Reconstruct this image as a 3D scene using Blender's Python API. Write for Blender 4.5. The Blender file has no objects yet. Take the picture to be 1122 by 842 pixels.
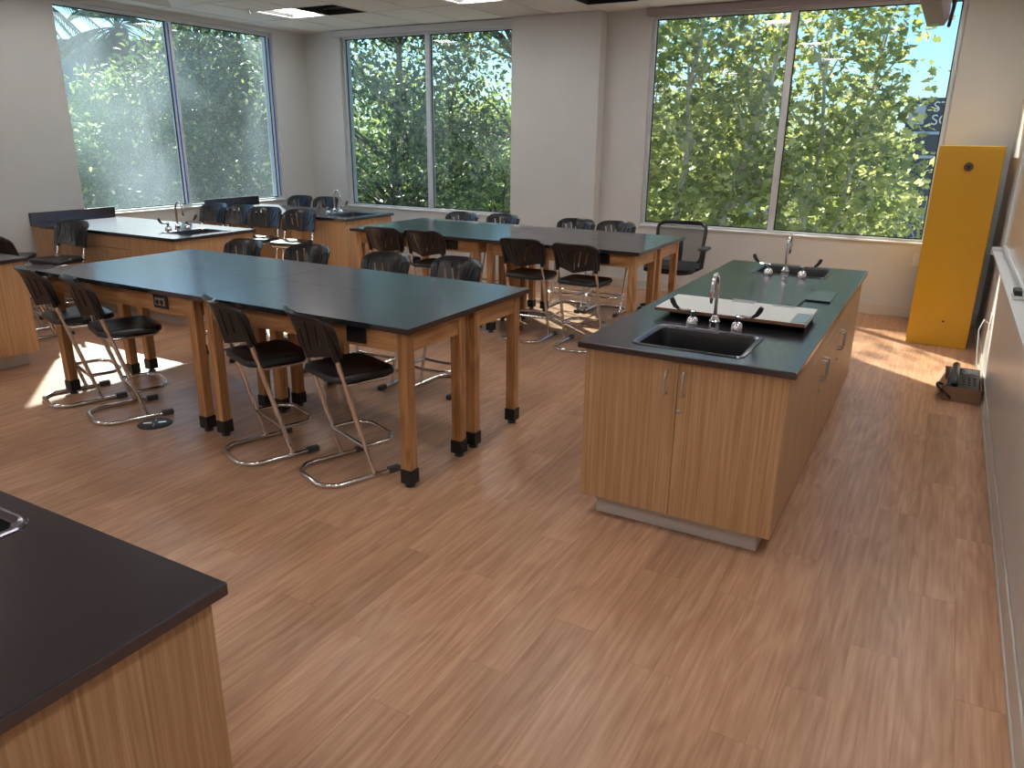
import bpy, bmesh, math, random
import numpy as np
from mathutils import Vector, Matrix
random.seed(7); np.random.seed(7)
PI = math.pi
scene = bpy.context.scene
COL = scene.collection

# ------------------------------------------------------------------ camera, sky, sun, exposure
F_PX, YAW, PITCH, ROLL, CAM_H = 827.72, 0.5089, 0.3162, 0.0115, 1.7344
cam_d = bpy.data.cameras.new('camera'); cam = bpy.data.objects.new('camera', cam_d); COL.objects.link(cam)
cam_d.sensor_fit = 'HORIZONTAL'; cam_d.sensor_width = 36.0; cam_d.lens = F_PX / 1122.0 * 36.0
cam_d.clip_start = 0.05; cam_d.clip_end = 500
fw = Vector((-math.sin(YAW) * math.cos(PITCH), math.cos(YAW) * math.cos(PITCH), -math.sin(PITCH)))
rt = Vector((math.cos(YAW), math.sin(YAW), 0)); up = rt.cross(fw)
r2 = math.cos(ROLL) * rt + math.sin(ROLL) * up; u2 = -math.sin(ROLL) * rt + math.cos(ROLL) * up
M = Matrix((r2, u2, -fw)).transposed().to_4x4(); M.translation = (0, 0, CAM_H)
cam.matrix_world = M
scene.camera = cam

SUN_TRAVEL = Vector((3.336, -2.70, -2.98)).normalized()
SUN_ELEV = math.asin(-SUN_TRAVEL.z)
SKY_STRENGTH = 0.19
SUN_STRENGTH = 13.0
LAMP_STRENGTH = 21.0
w = bpy.data.worlds.new('sky'); scene.world = w; w.use_nodes = True
wn = w.node_tree; bg = wn.nodes['Background']; sky = wn.nodes.new('ShaderNodeTexSky')
sky.sky_type = 'NISHITA'; sky.sun_disc = False; sky.sun_elevation = SUN_ELEV
sky.sun_rotation = math.atan2(-SUN_TRAVEL.x, -SUN_TRAVEL.y)
sky.air_density = 1.0; sky.dust_density = 0.6; sky.ozone_density = 1.2
tint = wn.nodes.new('ShaderNodeMix'); tint.data_type = 'RGBA'; tint.blend_type = 'MULTIPLY'; tint.inputs[0].default_value = 1.0
tint.inputs[7].default_value = (0.52, 0.80, 1.0, 1)
wn.links.new(sky.outputs[0], tint.inputs[6]); wn.links.new(tint.outputs[2], bg.inputs[0]); bg.inputs[1].default_value = SKY_STRENGTH
sl = bpy.data.lights.new('sun', 'SUN'); sl.energy = SUN_STRENGTH; sl.angle = math.radians(0.6); sl.color = (1.0, 0.93, 0.80)
so = bpy.data.objects.new('sun', sl); COL.objects.link(so)
so.rotation_euler = SUN_TRAVEL.to_track_quat('-Z', 'Y').to_euler(); so.location = (-20, 25, 25)
vs = scene.view_settings
vs.view_transform = 'Standard'; vs.look = 'None'; vs.gamma = 1.0; vs.use_curve_mapping = False; vs.exposure = 0.20
scene.cycles.max_bounces = 8; scene.cycles.diffuse_bounces = 4; scene.cycles.glossy_bounces = 4
scene.cycles.transmission_bounces = 4; scene.cycles.transparent_max_bounces = 12
scene.cycles.sample_clamp_indirect = 6.0; scene.cycles.caustics_reflective = False; scene.cycles.caustics_refractive = False

# ------------------------------------------------------------------ materials
def srgb(r, g, b):
    f = lambda c: (c / 255 / 12.92) if c / 255 <= 0.04045 else ((c / 255 + 0.055) / 1.055) ** 2.4
    return (f(r), f(g), f(b), 1.0)

def new_mat(name):
    m = bpy.data.materials.new(name); m.use_nodes = True
    nt = m.node_tree; return m, nt, nt.nodes['Principled BSDF']

def nd(nt, t, **kw):
    n = nt.nodes.new(t)
    for k, v in kw.items():
        if k.startswith('i_'): n.inputs[k[2:].replace('_', ' ')].default_value = v
        else: setattr(n, k, v)
    return n

def plain(name, col, rough=0.5, metal=0.0, spec=0.5, noise=0.0, nscale=30, bump=0.0, coat=0.0, ior=1.5, stint=None):
    m, nt, p = new_mat(name)
    if stint: p.inputs['Specular Tint'].default_value = stint
    p.inputs['Base Color'].default_value = col; p.inputs['Roughness'].default_value = rough; p.inputs['IOR'].default_value = ior
    p.inputs['Metallic'].default_value = metal; p.inputs['Specular IOR Level'].default_value = spec
    if coat: p.inputs['Coat Weight'].default_value = coat; p.inputs['Coat Roughness'].default_value = 0.05
    if noise or bump:
        tc = nd(nt, 'ShaderNodeTexCoord'); n = nd(nt, 'ShaderNodeTexNoise'); n.inputs['Scale'].default_value = nscale
        n.inputs['Detail'].default_value = 4
        nt.links.new(tc.outputs['Object'], n.inputs['Vector'])
        if noise:
            mr = nd(nt, 'ShaderNodeMapRange'); mr.inputs['To Min'].default_value = 1 - noise; mr.inputs['To Max'].default_value = 1 + noise
            mr.inputs['From Min'].default_value = 0.3; mr.inputs['From Max'].default_value = 0.7
            hsv = nd(nt, 'ShaderNodeHueSaturation'); hsv.inputs['Color'].default_value = col
            nt.links.new(n.outputs['Fac'], mr.inputs['Value']); nt.links.new(mr.outputs[0], hsv.inputs['Value'])
            nt.links.new(hsv.outputs[0], p.inputs['Base Color'])
        if bump:
            b = nd(nt, 'ShaderNodeBump'); b.inputs['Strength'].default_value = bump; b.inputs['Distance'].default_value = 0.002
            nt.links.new(n.outputs['Fac'], b.inputs['Height']); nt.links.new(b.outputs[0], p.inputs['Normal'])
    return m

def wood(name, c1, c2, axis, stretch=(28, 1.6), rough=0.42, per_piece=0.0, spec=0.4, cathedral=0.0, coat=0.0):
    """grain runs along axis (0,1,2); streaks stretched along it"""
    m, nt, p = new_mat(name)
    tc = nd(nt, 'ShaderNodeTexCoord'); mp = nd(nt, 'ShaderNodeMapping')
    sc = [stretch[0]] * 3; sc[axis] = stretch[1]; mp.inputs['Scale'].default_value = sc
    oi = nd(nt, 'ShaderNodeObjectInfo'); ge = nd(nt, 'ShaderNodeNewGeometry')
    ad = nd(nt, 'ShaderNodeMath', operation='ADD'); fr = nd(nt, 'ShaderNodeMath', operation='FRACT')
    nt.links.new(oi.outputs['Random'], ad.inputs[0]); nt.links.new(ge.outputs['Random Per Island'], ad.inputs[1])
    nt.links.new(ad.outputs[0], fr.inputs[0])
    off = nd(nt, 'ShaderNodeMath', operation='MULTIPLY'); off.inputs[1].default_value = 57.0
    nt.links.new(fr.outputs[0], off.inputs[0])
    cx = nd(nt, 'ShaderNodeCombineXYZ')
    for i in range(3): nt.links.new(off.outputs[0], cx.inputs[i])
    va = nd(nt, 'ShaderNodeVectorMath', operation='ADD')
    nt.links.new(tc.outputs['Object'], va.inputs[0]); nt.links.new(cx.outputs[0], va.inputs[1])
    nt.links.new(va.outputs[0], mp.inputs['Vector'])
    n1 = nd(nt, 'ShaderNodeTexNoise'); n1.inputs['Scale'].default_value = 1.0; n1.inputs['Detail'].default_value = 5; n1.inputs['Roughness'].default_value = 0.6
    n1.inputs['Distortion'].default_value = 0.4
    nt.links.new(mp.outputs[0], n1.inputs['Vector'])
    val = n1.outputs['Fac']
    if cathedral:
        mp2 = nd(nt, 'ShaderNodeMapping'); s2 = [7.0] * 3; s2[axis] = 1.1; mp2.inputs['Scale'].default_value = s2
        nt.links.new(va.outputs[0], mp2.inputs['Vector'])
        n2 = nd(nt, 'ShaderNodeTexNoise'); n2.inputs['Scale'].default_value = 1.0; n2.inputs['Detail'].default_value = 1.5; n2.inputs['Distortion'].default_value = 0.8
        nt.links.new(mp2.outputs[0], n2.inputs['Vector'])
        mu = nd(nt, 'ShaderNodeMath', operation='MULTIPLY'); mu.inputs[1].default_value = 34.0
        si = nd(nt, 'ShaderNodeMath', operation='SINE')
        nt.links.new(n2.outputs['Fac'], mu.inputs[0]); nt.links.new(mu.outputs[0], si.inputs[0])
        ma = nd(nt, 'ShaderNodeMath', operation='MULTIPLY_ADD'); ma.inputs[1].default_value = cathedral
        nt.links.new(si.outputs[0], ma.inputs[0]); nt.links.new(val, ma.inputs[2]); val = ma.outputs[0]
    cr = nd(nt, 'ShaderNodeValToRGB'); cr.color_ramp.elements[0].position = 0.28; cr.color_ramp.elements[1].position = 0.72
    cr.color_ramp.elements[0].color = c1; cr.color_ramp.elements[1].color = c2
    nt.links.new(val, cr.inputs['Fac'])
    out = cr.outputs[0]
    if per_piece:
        hsv = nd(nt, 'ShaderNodeHueSaturation')
        mr = nd(nt, 'ShaderNodeMapRange'); mr.inputs['To Min'].default_value = 1 - per_piece; mr.inputs['To Max'].default_value = 1 + per_piece
        nt.links.new(fr.outputs[0], mr.inputs['Value']); nt.links.new(mr.outputs[0], hsv.inputs['Value'])
        nt.links.new(out, hsv.inputs['Color']); out = hsv.outputs[0]
    nt.links.new(out, p.inputs['Base Color'])
    p.inputs['Roughness'].default_value = rough; p.inputs['Specular IOR Level'].default_value = spec
    if coat: p.inputs['Coat Weight'].default_value = coat; p.inputs['Coat Roughness'].default_value = 0.15
    b = nd(nt, 'ShaderNodeBump'); b.inputs['Strength'].default_value = 0.08; b.inputs['Distance'].default_value = 0.001
    nt.links.new(val, b.inputs['Height']); nt.links.new(b.outputs[0], p.inputs['Normal'])
    return m

def glass(name, tint, dirt=0.0, dscale=1.2):
    m, nt, p = new_mat(name); nt.nodes.remove(p)
    out = nt.nodes['Material Output']
    tr = nd(nt, 'ShaderNodeBsdfTransparent'); tr.inputs[0].default_value = tint
    gl = nd(nt, 'ShaderNodeBsdfGlossy'); gl.inputs['Roughness'].default_value = 0.0
    lw = nd(nt, 'ShaderNodeLayerWeight'); lw.inputs['Blend'].default_value = 0.5
    pw = nd(nt, 'ShaderNodeMath', operation='POWER'); pw.inputs[1].default_value = 5.0
    ma = nd(nt, 'ShaderNodeMath', operation='MULTIPLY_ADD'); ma.inputs[1].default_value = 0.9; ma.inputs[2].default_value = 0.03
    nt.links.new(lw.outputs['Facing'], pw.inputs[0]); nt.links.new(pw.outputs[0], ma.inputs[0])
    mx = nd(nt, 'ShaderNodeMixShader'); nt.links.new(ma.outputs[0], mx.inputs[0]); nt.links.new(tr.outputs[0], mx.inputs[1]); nt.links.new(gl.outputs[0], mx.inputs[2])
    last = mx.outputs[0]
    if dirt:
        tc = nd(nt, 'ShaderNodeTexCoord'); mp = nd(nt, 'ShaderNodeMapping'); mp.inputs['Scale'].default_value = (1, 1, 0.7)
        nt.links.new(tc.outputs['Object'], mp.inputs['Vector'])
        n = nd(nt, 'ShaderNodeTexNoise'); n.inputs['Scale'].default_value = dscale; n.inputs['Detail'].default_value = 7; n.inputs['Distortion'].default_value = 0.5
        nt.links.new(mp.outputs[0], n.inputs['Vector'])
        mr = nd(nt, 'ShaderNodeMapRange'); mr.inputs['From Min'].default_value = 0.36; mr.inputs['From Max'].default_value = 0.76
        mr.inputs['To Min'].default_value = dirt * 0.2; mr.inputs['To Max'].default_value = dirt
        nt.links.new(n.outputs['Fac'], mr.inputs['Value'])
        tl = nd(nt, 'ShaderNodeBsdfTranslucent'); tl.inputs[0].default_value = (0.70, 0.84, 0.92, 1)
        mx2 = nd(nt, 'ShaderNodeMixShader'); nt.links.new(mr.outputs[0], mx2.inputs[0]); nt.links.new(last, mx2.inputs[1]); nt.links.new(tl.outputs[0], mx2.inputs[2])
        last = mx2.outputs[0]
    nt.links.new(last, out.inputs['Surface'])
    return m

def leafmat(name, c1, c2, c3, trans=0.4):
    m, nt, p = new_mat(name)
    ge = nd(nt, 'ShaderNodeNewGeometry'); cr = nd(nt, 'ShaderNodeValToRGB')
    cr.color_ramp.elements[0].color = c1; cr.color_ramp.elements[1].color = c3
    e = cr.color_ramp.elements.new(0.55); e.color = c2
    nt.links.new(ge.outputs['Random Per Island'], cr.inputs['Fac']); nt.links.new(cr.outputs[0], p.inputs['Base Color'])
    p.inputs['Roughness'].default_value = 0.48; p.inputs['Specular IOR Level'].default_value = 0.45
    tl = nd(nt, 'ShaderNodeBsdfTranslucent')
    hs = nd(nt, 'ShaderNodeHueSaturation'); hs.inputs['Hue'].default_value = 0.487; hs.inputs['Saturation'].default_value = 1.0; hs.inputs['Value'].default_value = 1.5
    nt.links.new(cr.outputs[0], hs.inputs['Color']); nt.links.new(hs.outputs[0], tl.inputs[0])
    mx = nd(nt, 'ShaderNodeMixShader'); mx.inputs[0].default_value = trans
    nt.links.new(p.outputs[0], mx.inputs[1]); nt.links.new(tl.outputs[0], mx.inputs[2])
    nt.links.new(mx.outputs[0], nt.nodes['Material Output'].inputs['Surface'])
    return m

def emit(name, col, s):
    m, nt, p = new_mat(name); p.inputs['Base Color'].default_value = (0.8, 0.8, 0.8, 1)
    p.inputs['Emission Color'].default_value = col; p.inputs['Emission Strength'].default_value = s
    return m

WALL = plain('wall_paint', (0.60, 0.60, 0.595, 1), 0.7, noise=0.02, nscale=3, bump=0.05)
CEIL = plain('ceiling_tile', (0.74, 0.73, 0.71, 1), 0.85, noise=0.05, nscale=120, bump=0.25)
TBAR = plain('tbar_white', (0.66, 0.65, 0.63, 1), 0.5)
FRAME = plain('window_aluminium', (0.62, 0.65, 0.68, 1), 0.4, metal=0.2)
REVEAL = plain('reveal_white', (0.74, 0.74, 0.73, 1), 0.55)
BLUE = plain('blue_tape', srgb(40, 90, 190), 0.4)
BASEB = plain('baseboard_vinyl', (0.60, 0.55, 0.50, 1), 0.45)
FLOORM = wood('vinyl_plank', srgb(166, 123, 94), srgb(200, 159, 129), 1, stretch=(60, 2.6), rough=0.34, per_piece=0.10, cathedral=0.07)
OAKV = wood('laminate_oak_vertical', srgb(160, 121, 84), srgb(206, 167, 128), 2, stretch=(110, 1.6), rough=0.4, per_piece=0.03)
OAKX = wood('oak_x', srgb(156, 110, 70), srgb(204, 156, 108), 0, stretch=(38, 2.0), rough=0.36, per_piece=0.07, cathedral=0.12, coat=0.2)
OAKY = wood('oak_y', srgb(156, 110, 70), srgb(204, 156, 108), 1, stretch=(38, 2.0), rough=0.36, per_piece=0.07, cathedral=0.12, coat=0.2)
OAKZ = wood('oak_z', srgb(156, 110, 70), srgb(204, 156, 108), 2, stretch=(38, 2.0), rough=0.36, per_piece=0.07, cathedral=0.12, coat=0.2)
EPOXY = plain('black_epoxy', (0.016, 0.017, 0.019, 1), 0.20, spec=1.0, ior=1.68, noise=0.1, nscale=8, stint=(0.88, 0.80, 1.0, 1))  # specular tint paints the blue of reflected sky into the epoxy's sheen
SINKM = plain('black_sink', (0.012, 0.012, 0.013, 1), 0.3)
PLAST = plain('black_plastic', (0.014, 0.014, 0.016, 1), 0.30, bump=0.05, nscale=300)
RUBBER = plain('black_rubber', (0.012, 0.012, 0.013, 1), 0.55)
GRUB = plain('grey_rubber', (0.06, 0.06, 0.065, 1), 0.6)
CHROME = plain('chrome', (0.78, 0.78, 0.80, 1), 0.10, metal=1.0)
STEEL = plain('brushed_steel', (0.55, 0.55, 0.56, 1), 0.3, metal=1.0)
YELLOW = plain('yellow_enamel', srgb(204, 153, 34), 0.32, noise=0.02, nscale=4)
WHITEP = plain('white_melamine', (0.78, 0.76, 0.74, 1), 0.35)
BROWN = plain('board_edge', srgb(120, 84, 60), 0.6)
CARD = plain('cardboard', srgb(140, 108, 82), 0.8, noise=0.06, nscale=20)
KICK = plain('toe_kick_vinyl', (0.52, 0.49, 0.46, 1), 0.5)
PROJ = plain('projector_grey', srgb(132, 118, 120), 0.5)
BLIND = plain('roller_shade_grey', srgb(158, 148, 152), 0.6)
BLINDW = plain('roller_shade_white', srgb(196, 198, 202), 0.6)
WBOARD = plain('whiteboard', (0.72, 0.72, 0.72, 1), 0.12)
MESHB, _nt, _p = new_mat('chair_mesh')
_p.inputs['Base Color'].default_value = (0.03, 0.03, 0.032, 1); _p.inputs['Roughness'].default_value = 0.7; _p.inputs['Alpha'].default_value = 0.55
GLASSC = glass('glass_clear', (0.94, 0.97, 0.96, 1), 0.012, 2.0)
GLASSM = glass('glass_mid', (0.84, 0.91, 0.91, 1), 0.035, 1.5)
GLASSD = glass('glass_dusty', (0.86, 0.94, 0.97, 1), 0.12, 0.8)
LAMP = emit('lamp_diffuser', (1.0, 0.985, 0.965, 1), LAMP_STRENGTH)
VOID = plain('dark_plenum', (0.010, 0.010, 0.010, 1), 0.9)
SCREEN = plain('phone_screen', (0.10, 0.11, 0.12, 1), 0.2)
WIREW = plain('white_cable', (0.75, 0.74, 0.72, 1), 0.5)
MARKW = plain('white_print', (0.8, 0.8, 0.8, 1), 0.5)
RED = plain('red_plastic', srgb(150, 50, 40), 0.5)

# ------------------------------------------------------------------ mesh helpers
class MB:
    def __init__(s): s.v = []; s.f = []
    def add(s, vs, fs):
        o = len(s.v); s.v += [tuple(p) for p in vs]; s.f += [tuple(i + o for i in f) for f in fs]; return s
    def box(s, x0, x1, y0, y1, z0, z1):
        return s.add([(x0, y0, z0), (x1, y0, z0), (x1, y1, z0), (x0, y1, z0), (x0, y0, z1), (x1, y0, z1), (x1, y1, z1), (x0, y1, z1)],
                     [(0, 3, 2, 1), (4, 5, 6, 7), (0, 1, 5, 4), (1, 2, 6, 5), (2, 3, 7, 6), (3, 0, 4, 7)])
    def tube(s, pts, r, n=10, closed=False, caps=True):
        P = [Vector(p) for p in pts]; m = len(P)
        R = r if isinstance(r, (list, tuple)) else [r] * m
        T = []
        for i in range(m):
            a = P[(i - 1) % m] if (i > 0 or closed) else P[i]; b = P[(i + 1) % m] if (i < m - 1 or closed) else P[i]
            T.append((b - a).normalized())
        ref = Vector((0, 0, 1)) if abs(T[0].z) < 0.9 else Vector((1, 0, 0))
        nrm = T[0].cross(ref).normalized(); rings = []; vs = []
        for i in range(m):
            nrm = (nrm - T[i] * nrm.dot(T[i])).normalized(); bn = T[i].cross(nrm)
            k = 1.0
            if 0 < i < m - 1 or closed:
                d = (P[i] - P[(i - 1) % m]).normalized().dot(T[i]); k = 1.0 / max(d, 0.6)
            for j in range(n):
                a = 2 * PI * j / n; vs.append(P[i] + (nrm * math.cos(a) + bn * math.sin(a)) * R[i])
        fs = []
        for i in range(m if closed else m - 1):
            i2 = (i + 1) % m
            for j in range(n): fs.append((i * n + j, i * n + (j + 1) % n, i2 * n + (j + 1) % n, i2 * n + j))
        if caps and not closed: fs.append(tuple(range(n - 1, -1, -1))); fs.append(tuple((m - 1) * n + j for j in range(n)))
        return s.add(vs, fs)
    def lathe(s, prof, cx=0, cy=0, cz=0, n=16, axis='z'):
        vs = []; fs = []
        for (r, z) in prof:
            for j in range(n):
                a = 2 * PI * j / n
                p = (r * math.cos(a), r * math.sin(a), z)
                if axis == 'y': p = (p[0], p[2], p[1])
                if axis == 'x': p = (p[2], p[0], p[1])
                vs.append((p[0] + cx, p[1] + cy, p[2] + cz))
        m = len(prof)
        for i in range(m - 1):
            for j in range(n): fs.append((i * n + j, i * n + (j + 1) % n, (i + 1) * n + (j + 1) % n, (i + 1) * n + j))
        fs.append(tuple(range(n - 1, -1, -1))); fs.append(tuple((m - 1) * n + j for j in range(n)))
        return s.add(vs, fs)
    def loft(s, loops, cap0=True, cap1=True):
        n = len(loops[0]); vs = [p for l in loops for p in l]; fs = []
        for i in range(len(loops) - 1):
            for j in range(n): fs.append((i * n + j, i * n + (j + 1) % n, (i + 1) * n + (j + 1) % n, (i + 1) * n + j))
        if cap0: fs.append(tuple(range(n - 1, -1, -1)))
        if cap1: fs.append(tuple((len(loops) - 1) * n + j for j in range(n)))
        return s.add(vs, fs)
    def mesh(s, name, mat=None, smooth=False, bevel=0.0, fix=True):
        me = bpy.data.meshes.new(name); me.from_pydata(s.v, [], s.f)
        if fix or bevel:
            bm = bmesh.new(); bm.from_mesh(me)
            bmesh.ops.recalc_face_normals(bm, faces=bm.faces)
            if bevel: bmesh.ops.bevel(bm, geom=list(bm.edges), offset=bevel, segments=2, affect='EDGES', profile=0.5)
            bm.to_mesh(me); bm.free()
        if mat: me.materials.append(mat)
        if smooth: set_smooth(me)
        return me

def set_smooth(me, ang=40):
    me.polygons.foreach_set('use_smooth', [True] * len(me.polygons))
    me.set_sharp_from_angle(angle=math.radians(ang))

def rrect(x0, x1, y0, y1, z, r, n=4):
    out = []
    for (cx, cy, a0) in ((x1 - r, y1 - r, 0), (x0 + r, y1 - r, PI / 2), (x0 + r, y0 + r, PI), (x1 - r, y0 + r, 1.5 * PI)):
        for k in range(n + 1):
            a = a0 + PI / 2 * k / n; out.append((cx + r * math.cos(a), cy + r * math.sin(a), z))
    return out

def obj(name, me, parent=None, loc=None, rz=0.0, mat=None):
    if isinstance(me, MB): me = me.mesh(name, mat)
    o = bpy.data.objects.new(name, me); COL.objects.link(o)
    if parent is not None: o.parent = parent
    if loc is not None: o.location = loc
    if rz: o.rotation_euler = (0, 0, rz)
    return o

def tag(o, label, cat, group=None):
    o['label'] = label; o['category'] = cat
    if group: o['group'] = group
    return o

def thing(name, label, cat, loc=(0, 0, 0), rz=0.0, group=None):
    o = bpy.data.objects.new(name, None); COL.objects.link(o); o.location = loc; o.rotation_euler = (0, 0, rz)
    o.empty_display_size = 0.1
    return tag(o, label, cat, group)

def struct(o): o['kind'] = 'structure'; return o

def copy_tree(o, parent=None):
    c = o.copy(); COL.objects.link(c); c.parent = parent
    for ch in o.children: copy_tree(ch, c)
    return c

def bx(name, b, mat, parent=None, bevel=0.0, smooth=False):
    return obj(name, MB().box(*b).mesh(name, mat, bevel=bevel, smooth=smooth), parent)

# ------------------------------------------------------------------ room shell
XL, XR, YB, YF, ZC = -8.236, 0.447, 8.662, -3.0, 3.075
WS, WT = 0.750, 3.020
WD = 0.22                                       # wall thickness
RX0, RX1, MX0, MX1 = -3.135, -0.120, -7.60, -4.79
LY0, LY1, LWS = 5.085, 8.055, 0.845

# floor: vinyl planks running along the room's depth
PWID, PLEN, GAP = 0.166, 1.22, 0.00035
sub = MB().box(XL - WD, XR + WD, YF - WD, YB + WD, -0.12, -0.004)
floor = struct(obj('floor', sub.mesh('floor', plain('subfloor', (0.20, 0.12, 0.08, 1), 0.9))))
pm = MB().box(-PWID / 2 + GAP, PWID / 2 - GAP, -PLEN / 2 + GAP, PLEN / 2 - GAP, -0.004, 0.0).mesh('plank', FLOORM)
ncol = int((XR - XL) / PWID) + 2
cells = []
for i in range(ncol):
    x = XR - 0.08 - i * PWID
    if x < XL - 0.05: break
    off = (i * 0.387 + 0.13 * math.sin(i * 7.3)) % 1.0 * PLEN
    y = YF - off
    while y < YB + PLEN / 2:
        cells.append((x, y)); y += PLEN
def plank_score(c):
    x, y = c
    d = Vector((x, y, -CAM_H)); zf = d.dot(fw)
    if zf < 0.3: return -1e9
    px = 561 + F_PX * d.dot(r2) / zf; py = 421 - F_PX * d.dot(u2) / zf
    if px < -80 or px > 1200 or py > 960: return -1e6 - zf
    return -zf
cells.sort(key=plank_score, reverse=True)
rest = MB()
for k, (x, y) in enumerate(cells):
    y0, y1 = max(y - PLEN / 2, YF), min(y + PLEN / 2, YB)
    if k < 296 and y0 == y - PLEN / 2 and y1 == y + PLEN / 2 and x - PWID / 2 > XL and x + PWID / 2 < XR:
        obj('plank', pm, floor, (x, y, 0))
    else:
        if y1 - y0 < 0.01: continue
        rest.box(max(x - PWID / 2, XL) + GAP, min(x + PWID / 2, XR) - GAP, y0 + GAP, y1 - GAP, -0.004, 0.0)
fr = obj('plank_field', rest.mesh('plank_field', FLOORM), floor); fr['kind'] = 'stuff'

def wall(name, boxes, mat=WALL):
    m = MB()
    for b in boxes: m.box(*b)
    return struct(obj(name, m.mesh(name, mat)))
wall('wall_back', [(XL - WD, XR + WD, YB, YB + WD, 0, WS), (XL - WD, XR + WD, YB, YB + WD, WT, ZC + 0.3), (XL - WD, MX0, YB, YB + WD, WS, WT),
                   (MX1, RX0, YB, YB + WD, WS, WT), (RX1, XR + WD, YB, YB + WD, WS, WT),
                   (-4.80, -3.66, YB - 0.16, YB, 0, ZC)])
wall('wall_left', [(XL - WD, XL, YF - WD, YB, 0, LWS), (XL - WD, XL, YF - WD, YB, WT, ZC + 0.3), (XL - WD, XL, YF - WD, LY0, LWS, WT), (XL - WD, XL, LY1, YB, LWS, WT)])
wall('wall_right', [(XR, XR + WD, YF - WD, YB, 0, ZC + 0.3)], plain('wall_semigloss', (0.60, 0.59, 0.58, 1), 0.3, noise=0.02, nscale=3))
wall('wall_front', [(XL, XR, YF - WD, YF, 0, ZC + 0.3)])
def baseboard(name, b, lip):
    m = MB().box(*b); m.box(*lip)
    return struct(obj(name, m.mesh(name, BASEB, bevel=0.003)))
baseboard('baseboard_back', (-3.66, XR - 0.012, YB - 0.010, YB - 0.0005, 0.001, 0.112), (-3.66, XR - 0.012, YB - 0.018, YB - 0.010, 0.001, 0.02))
baseboard('baseboard_right', (XR - 0.010, XR - 0.0005, YF, YB - 0.02, 0.001, 0.112), (XR - 0.018, XR - 0.010, YF, YB - 0.02, 0.001, 0.02))
baseboard('baseboard_left', (XL + 0.0005, XL + 0.010, 5.45, 6.65, 0.001, 0.112), (XL + 0.010, XL + 0.018, 5.45, 6.65, 0.001, 0.02))

# ceiling: white T-bar grid with lay-in tiles, lights, diffusers and open plenum cells
CU = 0.61
GX0, GY0 = -7.34 - 2 * CU, 6.91 - 17 * CU
NX, NY = 15, 20
ceil_slab = MB().box(XL - WD, XR + WD, YF - WD, YB + WD, ZC + 0.30, ZC + 0.42)
ceiling = struct(obj('ceiling', ceil_slab.mesh('ceiling', VOID)))
lights = {}
for i in (2, 6, 10, 14):
    for j in (17, 13, 9, 5, 1):
        if (i, j) != (6, 9): lights[(i, j)] = 'light'
lights[(3, 17)] = 'void'; lights[(8, 18)] = 'void'; lights[(1, 15)] = 'vent'; lights[(5, 14)] = 'vent'
gm = MB()
for i in range(NX + 1):
    x = GX0 + i * CU
    if XL < x < XR: gm.box(x - 0.012, x + 0.012, YF, YB, ZC - 0.001, ZC + 0.03)
for j in range(NY + 1):
    y = GY0 + j * CU
    if not (YF < y < YB): continue
    for i in range(NX):
        x0, x1 = GX0 + i * CU + 0.012, GX0 + (i + 1) * CU - 0.012
        x0, x1 = max(x0, XL), min(x1, XR)
        if x1 - x0 < 0.02: continue
        two = j % 2 == 0          # tile boundaries every second line; every line next to a fitting
        if two or (i, j) in lights or (i, j - 1) in lights: gm.box(x0, x1, y - 0.012, y + 0.012, ZC - 0.001, ZC + 0.03)
gm.box(XL, XL + 0.02, YF, YB, ZC - 0.001, ZC + 0.02).box(XR - 0.02, XR, YF, YB, ZC - 0.001, ZC + 0.02)
gm.box(XL, XR, YB - 0.02, YB, ZC - 0.001, ZC + 0.02)
obj('ceiling_grid', gm.mesh('ceiling_grid', TBAR), ceiling)
tile_cache = {}
def tile(x0, x1, y0, y1):
    x0, x1, y0, y1 = max(x0, XL), min(x1, XR), max(y0, YF), min(y1, YB)
    if x1 - x0 < 0.03 or y1 - y0 < 0.03: return
    k = (round(x1 - x0, 3), round(y1 - y0, 3))
    if k not in tile_cache:
        a, b = k[0] / 2 - 0.010, k[1] / 2 - 0.010
        tile_cache[k] = MB().box(-a, a, -b, b, 0, 0.016).mesh('ceiling_panel', CEIL, bevel=0.002)
    obj('ceiling_panel', tile_cache[k], ceiling, ((x0 + x1) / 2, (y0 + y1) / 2, ZC + 0.004))
for i in range(NX):
    for j in range(0, NY, 2):
        x0 = GX0 + i * CU; y0 = GY0 + j * CU
        a, b = (i, j) in lights, (i, j + 1) in lights
        if not a and not b: tile(x0, x0 + CU, y0, y0 + 2 * CU)
        elif a and not b: tile(x0, x0 + CU, y0 + CU, y0 + 2 * CU)
        elif b and not a: tile(x0, x0 + CU, y0, y0 + CU)
light_labels = {2: 'leftmost column near the left window', 6: 'second column from the left window', 10: 'third column from the left window', 14: 'column by the right wall'}
row_names = {17: 'nearest the back windows', 13: 'second row from the back windows', 9: 'above the front tables', 5: 'just behind the camera', 1: 'farthest from the back windows'}
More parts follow.
